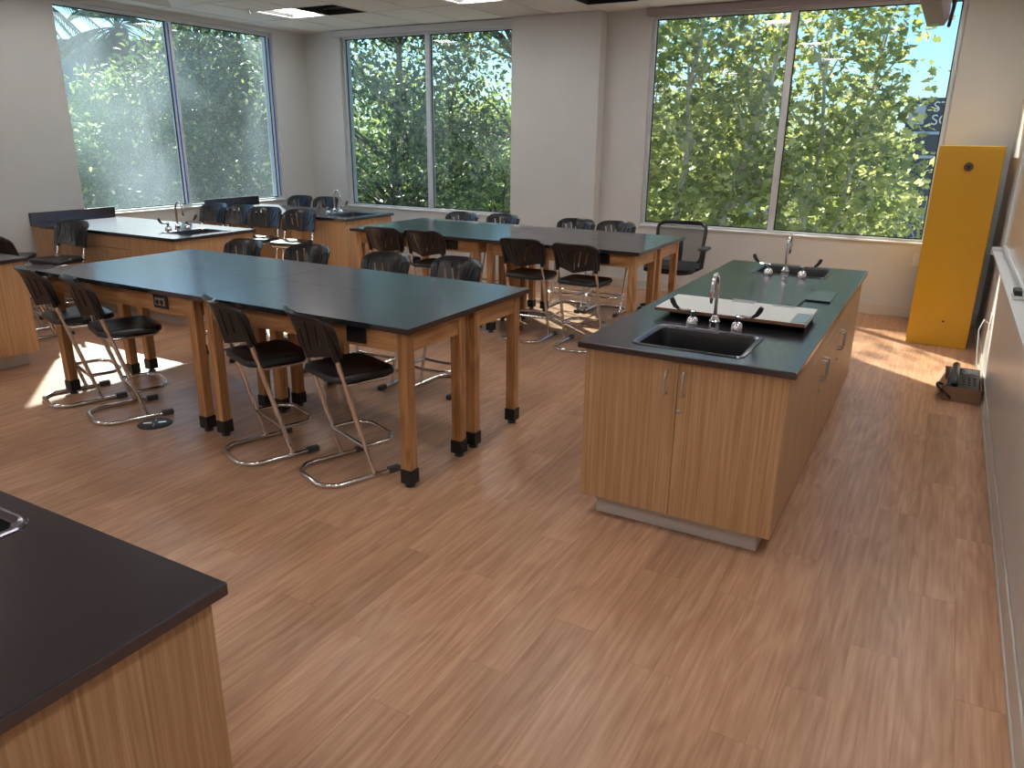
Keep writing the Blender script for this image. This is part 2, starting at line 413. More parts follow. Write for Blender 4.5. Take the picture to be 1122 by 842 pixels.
for (i, j), kind in lights.items():
    x0, y0 = GX0 + i * CU, GY0 + j * CU
    cx, cy = x0 + CU / 2, y0 + CU / 2
    h = CU / 2 - 0.014
    if x0 + CU > XR + 0.25: continue
    hx1 = min(h, XR - 0.02 - cx)
    if kind == 'light':
        if y0 + CU > YB: continue
        t = thing('ceiling_light', 'square ceiling light, %s, %s' % (light_labels[i], row_names[j]), 'ceiling light', (cx, cy, ZC), 0, 'recessed ceiling lights')
        m = MB().box(-h, hx1, -h, -h + 0.02, 0.002, 0.09).box(-h, hx1, h - 0.02, h, 0.002, 0.09).box(-h, -h + 0.02, -h + 0.02, h - 0.02, 0.002, 0.09).box(hx1 - 0.02, hx1, -h + 0.02, h - 0.02, 0.002, 0.09).box(-h, hx1, -h, h, 0.09, 0.10)
        obj('housing', m.mesh('housing', TBAR), t)
        # curved basket reflector with lit centre lens
        for e_, q_ in ((-h + 0.02, -0.15), (hx1 - 0.02, min(0.15, hx1 - 0.03))):
            obj('reflector', MB().add([(e_, -h + 0.02, 0.012), (q_, -h + 0.02, 0.055), (q_, h - 0.02, 0.055), (e_, h - 0.02, 0.012)], [(0, 1, 2, 3)]).mesh('reflector', TBAR), t)
        bx('diffuser', (-0.15, min(0.15, hx1 - 0.03), -h + 0.02, h - 0.02, 0.03, 0.06), LAMP, t)
    elif kind == 'vent':
        t = thing('air_diffuser', 'grey louvred air diffuser in the ceiling ' + ('beside the left window' if i == 1 else 'over the middle of the room'), 'vent', (cx, cy, ZC), 0)
        for q, s in enumerate((1.0, 0.72, 0.44)):
            a = h * s; m = MB().loft([rrect(-a, a, -a, a, 0.002 + 0.012 * q, 0.004, 1), rrect(-a + 0.05, a - 0.05, -a + 0.05, a - 0.05, 0.03 + 0.012 * q, 0.004, 1)], False, False)
            obj('louvre', m.mesh('louvre', PROJ if False else TBAR), t)
        bx('back_plate', (-h, h, -h, h, 0.075, 0.08), VOID, t)
    else:
        t = thing('return_air_opening', 'black open ceiling cell ' + ('next to the lit panel by the left window' if i == 3 else 'near the pier between the windows'), 'vent', (cx, cy, ZC), 0)
        m = MB().box(-h, h, -h, -h + 0.01, 0.002, 0.25).box(-h, h, h - 0.01, h, 0.002, 0.25).box(-h, -h + 0.01, -h + 0.01, h - 0.01, 0.002, 0.25).box(h - 0.01, h, -h + 0.01, h - 0.01, 0.002, 0.25)
        obj('plenum_box', m.mesh('plenum_box', VOID), t)
        bx('duct', (-h + 0.01, h - 0.01, -0.08, 0.08, 0.16, 0.24), VOID, t)
        bx('hanger_rail', (-h + 0.01, h - 0.01, h - 0.12, h - 0.09, 0.05, 0.07), plain('dark_rail', (0.06, 0.06, 0.06, 1), 0.6), t)
sp = thing('sprinkler_head', 'small chrome fire sprinkler head hanging from the ceiling', 'sprinkler', (-7.23, 6.75, ZC))
obj('escutcheon', MB().lathe([(0.035, 0), (0.03, -0.008), (0.012, -0.010)], n=14).mesh('escutcheon', TBAR, smooth=True), sp)
obj('nozzle', MB().lathe([(0.008, -0.008), (0.008, -0.04), (0.022, -0.042), (0.022, -0.046)], n=12).mesh('nozzle', STEEL, smooth=True), sp)

# ------------------------------------------------------------------ windows
def window(name, along, a0, a1, z0, z1, mull, glassm, tape=False, base=0.0):
    """along 'x' (back wall) or 'y' (left wall); frame set back in the wall"""
    root = bpy.data.objects.new(name, None); COL.objects.link(root); root['kind'] = 'structure'
    fd0, fd1, fwid = 0.05, 0.13, 0.042
    def B(a, b, d0, d1, za, zb):
        return (a, b, YB + d0, YB + d1, za, zb) if along == 'x' else (XL - d1, XL - d0, a, b, za, zb)
    e = 0.0008
    bx('frame_jamb', B(a0 + e, a0 + fwid, fd0, fd1, z0 + fwid, z1 - fwid), FRAME, root, 0.003)
    bx('frame_jamb', B(a1 - fwid, a1 - e, fd0, fd1, z0 + fwid, z1 - fwid), FRAME, root, 0.003)
    bx('frame_head', B(a0 + e, a1 - e, fd0, fd1, z1 - fwid, z1 - e), FRAME, root, 0.003)
    bx('frame_sill', B(a0 + e, a1 - e, fd0, fd1, z0 + e, z0 + fwid), FRAME, root, 0.003)
    bx('mullion', B(mull - 0.032, mull + 0.032, fd0 - 0.01, fd1, z0 + fwid, z1 - fwid), FRAME, root, 0.003)
    for (p, q) in ((a0 + fwid, mull - 0.032), (mull + 0.032, a1 - fwid)):
        bx('pane', B(p, q, 0.088, 0.094, z0 + fwid, z1 - fwid), glassm, root)
        gs = MB()
        for b in (B(p, p + 0.012, 0.080, 0.087, z0 + fwid, z1 - fwid), B(q - 0.012, q, 0.080, 0.087, z0 + fwid, z1 - fwid),
                  B(p + 0.012, q - 0.012, 0.080, 0.087, z0 + fwid, z0 + fwid + 0.012), B(p + 0.012, q - 0.012, 0.080, 0.087, z1 - fwid - 0.012, z1 - fwid)): gs.box(*b)
        obj('gasket', gs.mesh('gasket', RUBBER), root)
        if tape: bx('protective_tape', B(q + 0.002, q + 0.020, fd0 - 0.013, fd0 - 0.0105, z0 + 0.06, z1 - 0.06), BLUE, root)
    bx('sill', B(a0 + e, a1 - e, -0.018, fd0, z0 + e, z0 + 0.018), REVEAL, root, 0.003)
    return root
window('window_1', 'y', LY0, LY1, LWS, WT, 6.49, GLASSD, tape=True)
window('window_2', 'x', MX0, MX1, WS, WT, -6.17, GLASSM)
window('window_3', 'x', RX0, RX1, WS, WT, -1.645, GLASSC)
def shade(x0, x1, zlo, mat, label):
    t = thing('roller_shade', label, 'window shade', (0, 0, 0))
    bx('cassette', (x0, x1, YB - 0.10, YB - 0.002, zlo, ZC - 0.004), mat, t, 0.006)
    bx('hem_bar', (x0 + 0.03, x1 - 0.03, YB - 0.062, YB - 0.04, zlo - 0.006, zlo - 0.001), mat, t, 0.003)
shade(MX0 - 0.05, -4.805, 2.995, BLINDW, 'white roller shade cassette rolled up above the middle window')
shade(RX0 - 0.03, RX1 + 0.05, 2.995, BLIND, 'grey roller shade cassette rolled up above the right window')

# ------------------------------------------------------------------ lab tables
TZ, TT = 0.8614, 0.028
def table(label, x0, x1, y0, y1, group, outlet=None):
    t = thing('lab_table', label, 'table', ((x0 + x1) / 2, (y0 + y1) / 2, 0), 0, group)
    a, b = (x1 - x0) / 2, (y1 - y0) / 2
    obj('tabletop', MB().box(-a + 0.002, a - 0.002, -b + 0.002, b - 0.002, TZ - TT, TZ).mesh('tabletop', EPOXY), t)
    L, O = 0.060, 0.045
    for sx in (-1, 1):
        for sy in (-1, 1):
            cx, cy = sx * (a - O - L / 2), sy * (b - O - L / 2)
            lg = obj('leg', MB().box(-L / 2, L / 2, -L / 2, L / 2, 0.085, TZ - TT).mesh('leg', OAKZ, bevel=0.004), t, (cx, cy, 0))
            obj('boot', MB().box(-L / 2 - 0.005, L / 2 + 0.005, -L / 2 - 0.005, L / 2 + 0.005, 0.022, 0.10).mesh('boot', RUBBER, bevel=0.004), lg)
            obj('glide', MB().lathe([(0.026, 0.0), (0.026, 0.008), (0.012, 0.012), (0.012, 0.03)], n=12).mesh('glide', GRUB), lg)
    ah0, ah1 = TZ - TT - 0.112, TZ - TT
    for sy in (-1, 1):
        y = sy * (b - O - 0.018)
        ap = bx('apron', (-a + O + L, a - O - L, y - 0.011, y + 0.011, ah0, ah1), OAKX, t, 0.002)
    for sx in (-1, 1):
        x = sx * (a - O - 0.018)
        bx('apron', (x - 0.011, x + 0.011, -b + O + L, b - O - L, ah0, ah1), OAKY, t, 0.002)
    if outlet is not None:
        ox, white = outlet; yy = -b + O + 0.007
        pl = bx('power_outlet', (ox - 0.062, ox + 0.062, yy - 0.012, yy, ah0 + 0.018, ah1 - 0.012), PLAST, t, 0.004)
        if white: bx('outlet_ring', (ox - 0.045, ox + 0.045, yy - 0.0135, yy - 0.0125, ah0 + 0.036, ah1 - 0.03), STEEL, pl)
        for dx in (-0.02, 0.02):
            obj('socket', MB().lathe([(0.014, -0.0145), (0.016, -0.016), (0.016, -0.0165)], ox + dx, yy, (ah0 + ah1) / 2, n=10, axis='y').mesh('socket', RUBBER), pl)
    return t
FX = (-5.176, -3.652, -2.124); FY = (2.7915, 3.406, 4.0205)
BXX = (-5.105, -3.592, -2.085); BYY = (5.8125, 6.433, 7.054)
table('black topped wooden lab table, near right of the front group, by the open floor', FX[1], FX[2], FY[0], FY[1], 'front lab tables', (0.405, False))
table('black topped wooden lab table, near left of the front group, two stools left on it', FX[0], FX[1], FY[0], FY[1], 'front lab tables', (0.43, True))
table('black topped wooden lab table, far right of the front group', FX[1], FX[2], FY[1], FY[2], 'front lab tables')
table('black topped wooden lab table, far left of the front group', FX[0], FX[1], FY[1], FY[2], 'front lab tables')
table('black topped wooden lab table, near right of the back group beside the sink island', BXX[1], BXX[2], BYY[0], BYY[1], 'back lab tables', (0.42, False))
table('black topped wooden lab table, near left of the back group beside the wooden bench end', BXX[0], BXX[1], BYY[0], BYY[1], 'back lab tables', (0.43, False))
table('black topped wooden lab table, far right of the back group beside the mesh office chair', BXX[1], BXX[2], BYY[1], BYY[2], 'back lab tables')
table('black topped wooden lab table, far left of the back group under the middle window', BXX[0], BXX[1], BYY[1], BYY[2], 'back lab tables')

# ------------------------------------------------------------------ stools
def stool_meshes():
    S = {}
    S['leg'] = {}
    for s in (-1, 1):
        S['leg'][s] = MB().tube([(s * 0.18, 0.078, 0.026), (s * 0.18, 0.08 - 0.262 * 0.855, 0.855)], 0.0130, 10).mesh('leg', CHROME, smooth=True)
    z = 0.0135
    S['base_frame'] = MB().tube([(0.18, 0.20, z), (0.18, -0.12, z), (0.172, -0.145, z), (0.118, -0.198, z), (0.095, -0.207, z), (-0.095, -0.207, z), (-0.118, -0.198, z),
                                 (-0.172, -0.145, z), (-0.18, -0.12, z), (-0.18, 0.20, z)], 0.0135, 10).mesh('base_frame', CHROME, smooth=True)
    S['cap'] = {s: MB().box(s * 0.18 - 0.0165, s * 0.18 + 0.0165, 0.165, 0.235, 0.0, 0.033).mesh('end_cap', GRUB, bevel=0.004) for s in (-1, 1)}
    z = 0.19; yu = 0.08 - 0.262 * z
    S['foot_ring'] = MB().tube([(0.18, yu, z), (0.18, 0.165, z), (0.172, 0.188, z), (0.118, 0.232, z), (0.095, 0.24, z), (-0.095, 0.24, z), (-0.118, 0.232, z), (-0.172, 0.188, z),
                                (-0.18, 0.165, z), (-0.18, yu, z)], 0.0120, 10).tube([(-0.18, yu, z), (0.18, yu, z)], 0.0120, 10).mesh('foot_ring', CHROME, smooth=True)
    z = 0.541; yu = 0.08 - 0.262 * z
    S['seat_frame'] = MB().tube([(0.18, yu, z), (0.18, 0.18, z), (0.15, 0.215, z), (-0.15, 0.215, z), (-0.18, 0.18, z), (-0.18, yu, z)], 0.0105, 10).mesh('seat_frame', CHROME, smooth=True)
    def lp(ins, z, dish=0.0):
        l = rrect(-0.205 + ins, 0.205 - ins, -0.125 + ins, 0.245 - ins, z, max(0.075 - ins, 0.012), 6)
        return [(x * (1 - 0.07 * (0.245 - y) / 0.37), y, zz + dish * (y - 0.06) ** 2) for x, y, zz in l]
    S['seat'] = MB().loft([lp(0.012, 0.553), lp(0.0, 0.560), lp(0.0, 0.578), lp(0.008, 0.589), lp(0.025, 0.592), lp(0.07, 0.588), lp(0.13, 0.582)]).mesh('seat', PLAST, smooth=True)
    # backrest: curved shell with a fan of open slots
    slots = (-0.70, -0.45, -0.20, 0.20, 0.45, 0.70); hw = 0.024
    us = sorted(set([-1, -0.985, -0.95, -0.88, -0.8, -0.575, -0.325, -0.1, 0, 0.1, 0.325, 0.575, 0.8, 0.88, 0.95, 0.985, 1] + [q + d for q in slots for d in (-hw, hw)]))
    vv = [0, 0.04, 0.10, 0.18, 0.26, 0.36, 0.46, 0.56, 0.66, 0.76, 0.84, 0.90, 0.95, 0.98, 1.0]
    bm = bmesh.new(); G = []
    for u in us:
        col = []
        for v in vv:
            au = abs(u)
            g = u * (1 - (1 - v) * (1 - au) ** 0.7)
            W = 0.200 + 0.014 * v
            zb = 0.672 + 0.034 * au ** 2.2 - 0.0; zt = 0.917 - 0.045 * au ** 7
            if au > 0.9: zb = 0.672 + 0.034 * au ** 2.2 - 0.03 * (au - 0.9) / 0.1 * 0.4
            zz = zb + (zt - zb) * v
            yy = 0.08 - 0.262 * zz - 0.082 * (1 - u * u) + 0.020 - 0.018 * v ** 10
            if au > 0.94: yy += 0.010 * (au - 0.94) / 0.06
            col.append(bm.verts.new((g * W, yy, zz)))
        G.append(col)
    for i in range(len(us) - 1):
        mid = (us[i] + us[i + 1]) / 2
        for j in range(len(vv) - 1):
            q = (vv[j] + vv[j + 1]) / 2
            k = [n for n, sl_ in enumerate(slots) if abs(mid - sl_) < hw * 0.9]
            if k:
                lo, hi = (0.26, 0.76) if abs(slots[k[0]]) > 0.6 else ((0.18, 0.84) if abs(slots[k[0]]) > 0.4 else (0.10, 0.66))
                if lo < q < hi: continue
            bm.faces.new((G[i][j], G[i + 1][j], G[i + 1][j + 1], G[i][j + 1]))
    bmesh.ops.recalc_face_normals(bm, faces=bm.faces)
    bmesh.ops.solidify(bm, geom=list(bm.faces), thickness=0.013)
    bmesh.ops.recalc_face_normals(bm, faces=bm.faces)
    me = bpy.data.meshes.new('backrest'); bm.to_mesh(me); bm.free(); me.materials.append(PLAST); set_smooth(me, 45)
    S['backrest'] = me
    S['sleeve'] = {s: MB().tube([(s * 0.18, 0.08 - 0.262 * 0.675, 0.675), (s * 0.18, 0.08 - 0.262 * 0.87, 0.87)], 0.017, 10).mesh('sleeve', PLAST, smooth=True) for s in (-1, 1)}
    return S
SM = stool_meshes()
def make_stool(label, x, y, rz, group):
    t = thing('lab_stool', label, 'stool', (x, y, 0), rz, group)
    for s in (-1, 1):
        obj('leg', SM['leg'][s], t)
    bf = obj('base_frame', SM['base_frame'], t)
    for s in (-1, 1): obj('end_cap', SM['cap'][s], bf)
    obj('foot_ring', SM['foot_ring'], t); obj('seat_frame', SM['seat_frame'], t)
    obj('seat', SM['seat'], t)
    bk = obj('backrest', SM['backrest'], t)
    for s in (-1, 1): obj('sleeve', SM['sleeve'][s], bk)
    return t
GA, GB, GC, GD = 'stools along the near side of the front tables', 'stools along the far side of the front tables', 'stools along the near side of the back tables', 'stools along the far side of the back tables'
NEARW = 'black stool, near side of front tables, '
make_stool(NEARW + 'rightmost, by the corner leg', -2.622, 2.842, -0.36, GA)
make_stool(NEARW + 'second from the right', -3.19, 2.822, -0.36, GA)
make_stool(NEARW + 'with a round floor plate beside its foot', -4.42, 2.80, -0.38, GA)
make_stool(NEARW + 'leftmost', -4.97, 2.84, -0.30, GA)
FARW = 'black stool behind front tables, only backrest showing, '
for (x, y, rz, nm) in ((-4.93, 4.18, PI - 0.05, 'leftmost'), (-4.27, 4.235, PI + 0.06, 'second from the left'),
                       (-3.50, 4.23, PI + 0.02, 'third from the left'), (-2.957, 4.33, PI - 0.04, 'rightmost, nearest the open floor')):
    make_stool(FARW + nm, x, y, rz, GB)
CW = 'black stool, near side of back tables, '
for (x, y, rz, nm) in ((-4.65, 5.90, 0.03, 'leftmost'), (-4.18, 5.915, 0.02, 'second from the left'), (-3.14, 5.90, 0.03, 'third from the left'), (-2.60, 5.85, -0.04, 'rightmost, beside the sink island')):
    make_stool(CW + nm, x, y, rz, GC)
DW = 'black stool behind back tables below windows, '
for (x, y, rz, nm) in ((-4.77, 7.20, PI, 'leftmost'), (-4.31, 7.33, PI - 0.05, 'second from the left'), (-3.38, 7.28, PI + 0.03, 'third from the left'), (-2.94, 7.30, PI - 0.02, 'rightmost, left of the mesh office chair')):
    make_stool(DW + nm, x, y, rz, GD)
GE = 'stools in the aisles between the benches by the left wall'
EW = 'black stool in the aisle before the far bench, '
for (x, y, rz, nm) in ((-7.90, 6.40, PI + 0.05, 'leftmost of four'), (-7.42, 6.40, PI + 0.1, 'second from the left'), (-6.96, 6.38, PI + 0.30, 'third, its seat edge lit by sun'), (-6.40, 6.36, PI + 0.22, 'rightmost, its seat in bright sun')):
    make_stool(EW + nm, x, y, rz, GE)
make_stool('black stool behind the far bench in the corner, the left one', -7.95, 7.93, PI + 0.05, GE)
make_stool('black stool behind the far bench in the corner, beside the tap', -7.50, 7.96, PI + 0.05, GE)
make_stool('black stool with its back against the drawers of the middle bench', -7.32, 4.24, PI + 0.12, GE)
make_stool('black stool at the left picture edge, its back to the camera', -6.90, 3.66, -0.25, GE)
make_stool('black stool at the left picture edge, mostly hidden behind another stool', -7.86, 3.98, -0.75, GE)

# ------------------------------------------------------------------ cabinets, worktops, sinks, taps
def pull_mesh(axis):
    """vertical D-shaped pull, standing off along -y ('y') or +x ('x')"""
    o = 0.03; h = 0.052
    pts = [(0, 0, h), (0, o * 0.75, h), (0, o, h - 0.009), (0, o, -h + 0.009), (0, o * 0.75, -h), (0, 0, -h)]
    if axis == '-y': P = [(0, -b, c) for a, b, c in pts]
    elif axis == '+y': P = [(0, b, c) for a, b, c in pts]
    else: P = [(b, 0, c) for a, b, c in pts]
    return MB().tube(P, 0.0045, 8).mesh('handle', STEEL, smooth=True)
PULL = {a: pull_mesh(a) for a in ('-y', '+y', '+x')}
LOCK = {'-y': MB().lathe([(0.009, 0), (0.009, -0.006), (0.006, -0.008)], n=12, axis='y').mesh('lock', STEEL), '+x': MB().lathe([(0.009, 0), (0.009, 0.006), (0.006, 0.008)], n=12, axis='x').mesh('lock', STEEL)}
LOCK['+y'] = LOCK['-y']

def base_cabinet(label, x0, x1, y0, y1, top, faces=(), kick=(1, 1, 1, 1), zb=0.105, group=None, ks=0.06):
    """faces: list of (side, lo, hi, with_drawer, n_doors, lockable) on side '-y','+x','+y'; kick insets left,right,near,far"""
    cx, cy = (x0 + x1) / 2, (y0 + y1) / 2
    t = thing('base_cabinet', label, 'cabinet', (cx, cy, 0), 0, group)
    X0, X1, Y0, Y1 = x0 - cx, x1 - cx, y0 - cy, y1 - cy
    fr_ = {f[0] for f in faces}; D = 0.019
    bx('carcass', (X0, X1 - (D if '+x' in fr_ else 0), Y0 + (D if '-y' in fr_ else 0), Y1 - (D if '+y' in fr_ else 0), zb, top), OAKV, t)
    bx('toe_kick', (X0 + (ks if kick[0] else 0), X1 - (ks if kick[1] else 0), Y0 + (ks if kick[2] else 0), Y1 - (ks if kick[3] else 0), 0.001, zb), KICK, t, 0.002)
    g = 0.0018
    for side, lo, hi, drawer, nd_, lock in faces:
        def B(a, b, za, zb_):
            if side == '-y': return (a, b, Y0, Y0 + D - 0.001, za, zb_)
            if side == '+y': return (a, b, Y1 - D + 0.001, Y1, za, zb_)
            return (X1 - D + 0.001, X1, a, b, za, zb_)
        def P(a, z):
            if side == '-y': return (a, Y0, z)
            if side == '+y': return (a, Y1, z)
            return (X1, a, z)
        c = cx if side != '+x' else cy
        a0, a1 = lo - c, hi - c
        dtop = top - 0.004
        if drawer:
            dr = bx('drawer', B(a0 + g, a1 - g, top - 0.122, top - 0.006), OAKV, t, 0.0012)
            dtop = top - 0.122 - 0.004
        wd = (a1 - a0) / max(nd_, 1)
        for k in range(nd_):
            d0, d1 = a0 + k * wd, a0 + (k + 1) * wd
            dn = bx('door' if nd_ else 'panel', B(d0 + g, d1 - g, zb + 0.001, dtop), OAKV, t, 0.0012)
            if nd_ > 1:
                hx = d1 - 0.042 if k == 0 else d0 + 0.034
                obj('handle', PULL[side], dn, P(hx, dtop - 0.10))
                if lock and k == 1: obj('lock', LOCK[side], dn, P(d0 + 0.02, dtop - 0.225))
    return t

def slab(name, x0, x1, y0, y1, z0, z1, holes, mat=EPOXY):
    xs = sorted({x0, x1} | {h[0] for h in holes} | {h[1] for h in holes}); ys = sorted({y0, y1} | {h[2] for h in holes} | {h[3] for h in holes})
    bm = bmesh.new(); V = {}
    def gv(x, y, z):
        k = (round(x, 5), round(y, 5), z)
        if k not in V: V[k] = bm.verts.new((x, y, z))
        return V[k]
    keep = {}
    for i in range(len(xs) - 1):
        for j in range(len(ys) - 1):
            mx, my = (xs[i] + xs[i + 1]) / 2, (ys[j] + ys[j + 1]) / 2
            keep[(i, j)] = not any(h[0] < mx < h[1] and h[2] < my < h[3] for h in holes)
    for (i, j), k in keep.items():
        if not k: continue
        a, b, c, d = xs[i], xs[i + 1], ys[j], ys[j + 1]
        bm.faces.new((gv(a, c, z1), gv(b, c, z1), gv(b, d, z1), gv(a, d, z1)))
        bm.faces.new((gv(a, d, z0), gv(b, d, z0), gv(b, c, z0), gv(a, c, z0)))
        for (di, dj, p, q) in ((-1, 0, (a, d), (a, c)), (1, 0, (b, c), (b, d)), (0, -1, (a, c), (b, c)), (0, 1, (b, d), (a, d))):
            if not keep.get((i + di, j + dj), False):
                bm.faces.new((gv(*p, z0), gv(*q, z0), gv(*q, z1), gv(*p, z1)))
    bmesh.ops.recalc_face_normals(bm, faces=bm.faces)
    bmesh.ops.dissolve_limit(bm, angle_limit=0.01, verts=bm.verts, edges=bm.edges) if not holes else None
    out = [e for e in bm.edges if len(e.link_faces) == 2 and e.calc_face_angle(0) > 1.0]
    bmesh.ops.bevel(bm, geom=out, offset=0.004, segments=2, affect='EDGES', profile=0.5)
    me = bpy.data.meshes.new(name); bm.to_mesh(me); bm.free(); me.materials.append(mat)
    return me

def sink(label, x0, x1, y0, y1, z, group='black bench sinks'):
    t = thing('sink', label, 'sink', ((x0 + x1) / 2, (y0 + y1) / 2, z), 0, group)
    a, b = (x1 - x0) / 2, (y1 - y0) / 2
    m = MB().loft([rrect(-a, a, -b, b, 0.0008, 0.045, 6), rrect(-a + 0.003, a - 0.003, -b + 0.003, b - 0.003, 0.005, 0.043, 6), rrect(-a + 0.014, a - 0.014, -b + 0.014, b - 0.014, 0.005, 0.04, 6),
                   rrect(-a + 0.030, a - 0.030, -b + 0.030, b - 0.030, -0.004, 0.035, 6)], False, False)
    obj('rim', m.mesh('rim', EPOXY, smooth=True), t)
    w_ = MB().loft([rrect(-a + 0.030, a - 0.030, -b + 0.030, b - 0.030, -0.004, 0.035, 6), rrect(-a + 0.036, a - 0.036, -b + 0.036, b - 0.036, -0.03, 0.04, 6), rrect(-a + 0.045, a - 0.045, -b + 0.045, b - 0.045, -0.16, 0.05, 6),
                    rrect(-a + 0.07, a - 0.07, -b + 0.07, b - 0.07, -0.185, 0.05, 6)], False, True)
    obj('basin', w_.mesh('basin', SINKM, smooth=True), t)
    obj('drain', MB().lathe([(0.04, -0.184), (0.036, -0.180), (0.02, -0.182), (0.005, -0.183)], n=16).mesh('drain', STEEL, smooth=True), t)
    return t

def tap_parts():
    M_ = {}
    M_['body'] = MB().lathe([(0.030, 0), (0.030, 0.006), (0.024, 0.030), (0.027, 0.038), (0.020, 0.048), (0.016, 0.060), (0.012, 0.066)], n=16).mesh('body', CHROME, smooth=True)
    pts = [(0, 0, 0.05), (0, 0, 0.215)]
    for k in range(1, 11):
        a = PI * k / 10; pts.append((0, 0.048 - 0.048 * math.cos(a), 0.215 + 0.055 * math.sin(a)))
    pts.append((0, 0.097, 0.175))
    M_['spout'] = MB().tube(pts, 0.0095, 12).mesh('spout', CHROME, smooth=True)
    M_['nozzle'] = MB().lathe([(0.011, 0.205), (0.013, 0.195), (0.010, 0.18), (0.012, 0.172), (0.009, 0.160), (0.006, 0.140)], 0, 0.097, 0, n=12).mesh('nozzle', CHROME, smooth=True)
    M_['valve'] = MB().lathe([(0.030, 0), (0.031, 0.008), (0.029, 0.025), (0.022, 0.040), (0.012, 0.046), (0.011, 0.068), (0.014, 0.072), (0.010, 0.078)], n=16).mesh('valve', CHROME, smooth=True)
    M_['lever'] = {s: MB().tube([(0, 0, 0.072), (s * 0.02, 0.004, 0.074), (s * 0.055, 0.008, 0.072), (s * 0.075, 0.010, 0.082)], [0.006, 0.007, 0.0065, 0.006], 8).mesh('lever', CHROME, smooth=True) for s in (-1, 1)}
    g = {}
    for s in (-1, 1):
        P = [(s * 0.070, 0.010, 0.079), (s * 0.088, 0.012, 0.092), (s * 0.100, 0.013, 0.112), (s * 0.108, 0.014, 0.130)]
        g[s] = MB().tube(P, [0.007, 0.011, 0.013, 0.010], 10).mesh('grip', PLAST, smooth=True)
    M_['grip'] = g
    return M_
TP = tap_parts()
def tap(label, x, y, z, rz):
    """local +y points to the sink"""
    t = thing('bench_tap', label, 'tap', (x, y, z + 0.0005), rz, 'bench taps')
    obj('body', TP['body'], t); sp_ = obj('spout', TP['spout'], t); obj('nozzle', TP['nozzle'], sp_)
    for s in (-1, 1):
        v = obj('valve', TP['valve'], t, (s * 0.108, 0.0, 0))
        obj('lever', TP['lever'][s], v); obj('grip', TP['grip'][s], v)
    return t

# main sink island
CH, SL = 0.864, 0.030
IX0, IX1, IY0, IY1 = -1.3503, -0.4043, 3.0215, 5.852
IB0, IB1, IBY0, IBY1 = -1.316, -0.430, 3.045, 5.825
S1 = (-1.14, -0.631, 3.112, 3.530); S2 = (-1.115, -0.612, 5.345, 5.765)
ins = 0.022
wt = obj('worktop', slab('worktop', IX0, IX1, IY0, IY1, CH - SL, CH, [(S1[0] + ins, S1[1] - ins, S1[2] + ins, S1[3] - ins), (S2[0] + ins, S2[1] - ins, S2[2] + ins, S2[3] - ins)]))
tag(wt, 'long black worktop of the sink island with two sink cut-outs', 'worktop')
ct = CH - SL - 0.0005
# lower side openings so the sink basins stand free: the two end units are hollow boxes under the sinks
def sink_cabinet(label, x0, x1, y0, y1, top, front, group=None, kick=(1, 1, 1, 1), zb=0.105, doors=True):
    cx, cy = (x0 + x1) / 2, (y0 + y1) / 2
    t = thing('sink_cabinet', label, 'cabinet', (cx, cy, 0), 0, group)
    X0, X1, Y0, Y1 = x0 - cx, x1 - cx, y0 - cy, y1 - cy; D = 0.019; ks = 0.06
    m = MB().box(X0, X0 + D, Y0 + D, Y1 - D, zb, top).box(X1 - D, X1, Y0 + D, Y1 - D, zb, top).box(X0 + D, X1 - D, Y0 + D, Y1 - D, zb, zb + D)
    if front != '-y': m.box(X0, X1, Y0, Y0 + D, zb, top)
    if front != '+y': m.box(X0, X1, Y1 - D, Y1, zb, top)
    obj('carcass', m.mesh('carcass', OAKV), t)
    bx('toe_kick', (X0 + (ks if kick[0] else 0), X1 - (ks if kick[1] else 0), Y0 + (ks if kick[2] else 0), Y1 - (ks if kick[3] else 0), 0.001, zb), KICK, t, 0.004)
    if front in ('-y', '+y'):
        s = -0.883 - cx if doors else 0.0
        for k, (a, b) in enumerate(((X0, s - 0.0012), (s + 0.0012, X1))):
            yy = (Y0, Y0 + D - 0.001) if front == '-y' else (Y1 - D + 0.001, Y1)
            dn = bx('door', (a, b, yy[0], yy[1], zb + 0.0005, top - 0.003), OAKV, t, 0.0012)
            obj('handle', PULL[front], dn, ((s - 0.048) if k == 0 else (s + 0.028), yy[0] if front == '-y' else yy[1], 0.738))
            if k == 1: obj('lock', LOCK['-y'], dn, (s + 0.016, yy[0] if front == '-y' else yy[1] + 0.008, 0.61))
    return t
IG = 'cabinets of the sink island'
sink_cabinet('oak sink cabinet with two doors, near end of the sink island', IB0, IB1, IBY0, 3.72, ct, '-y', IG, (1, 1, 1, 0))
base_cabinet('oak drawer and door cabinet, nearer middle unit of the sink island', IB0, IB1, 3.7205, 4.42, ct, [('+x', 3.7205, 4.42, True, 2, True)], (1, 1, 0, 0), group=IG)
base_cabinet('oak drawer and door cabinet, farther middle unit of the sink island', IB0, IB1, 4.4205, 5.12, ct, [('+x', 4.4205, 5.12, True, 2, True)], (1, 1, 0, 0), group=IG)
sink_cabinet('oak sink cabinet at the window end of the sink island', IB0, IB1, 5.1205, IBY1, ct, '+y', IG, (1, 1, 0, 1))
sink('black sink at the near end of the sink island', *S1, CH)
sink('black sink at the window end of the sink island', *S2, CH)
tap('chrome gooseneck tap with black wing levers, near end of the sink island', -0.885, 3.585, CH, PI)
tap('chrome gooseneck tap with black wing levers, window end of the sink island', -0.871, 5.30, CH, 0)
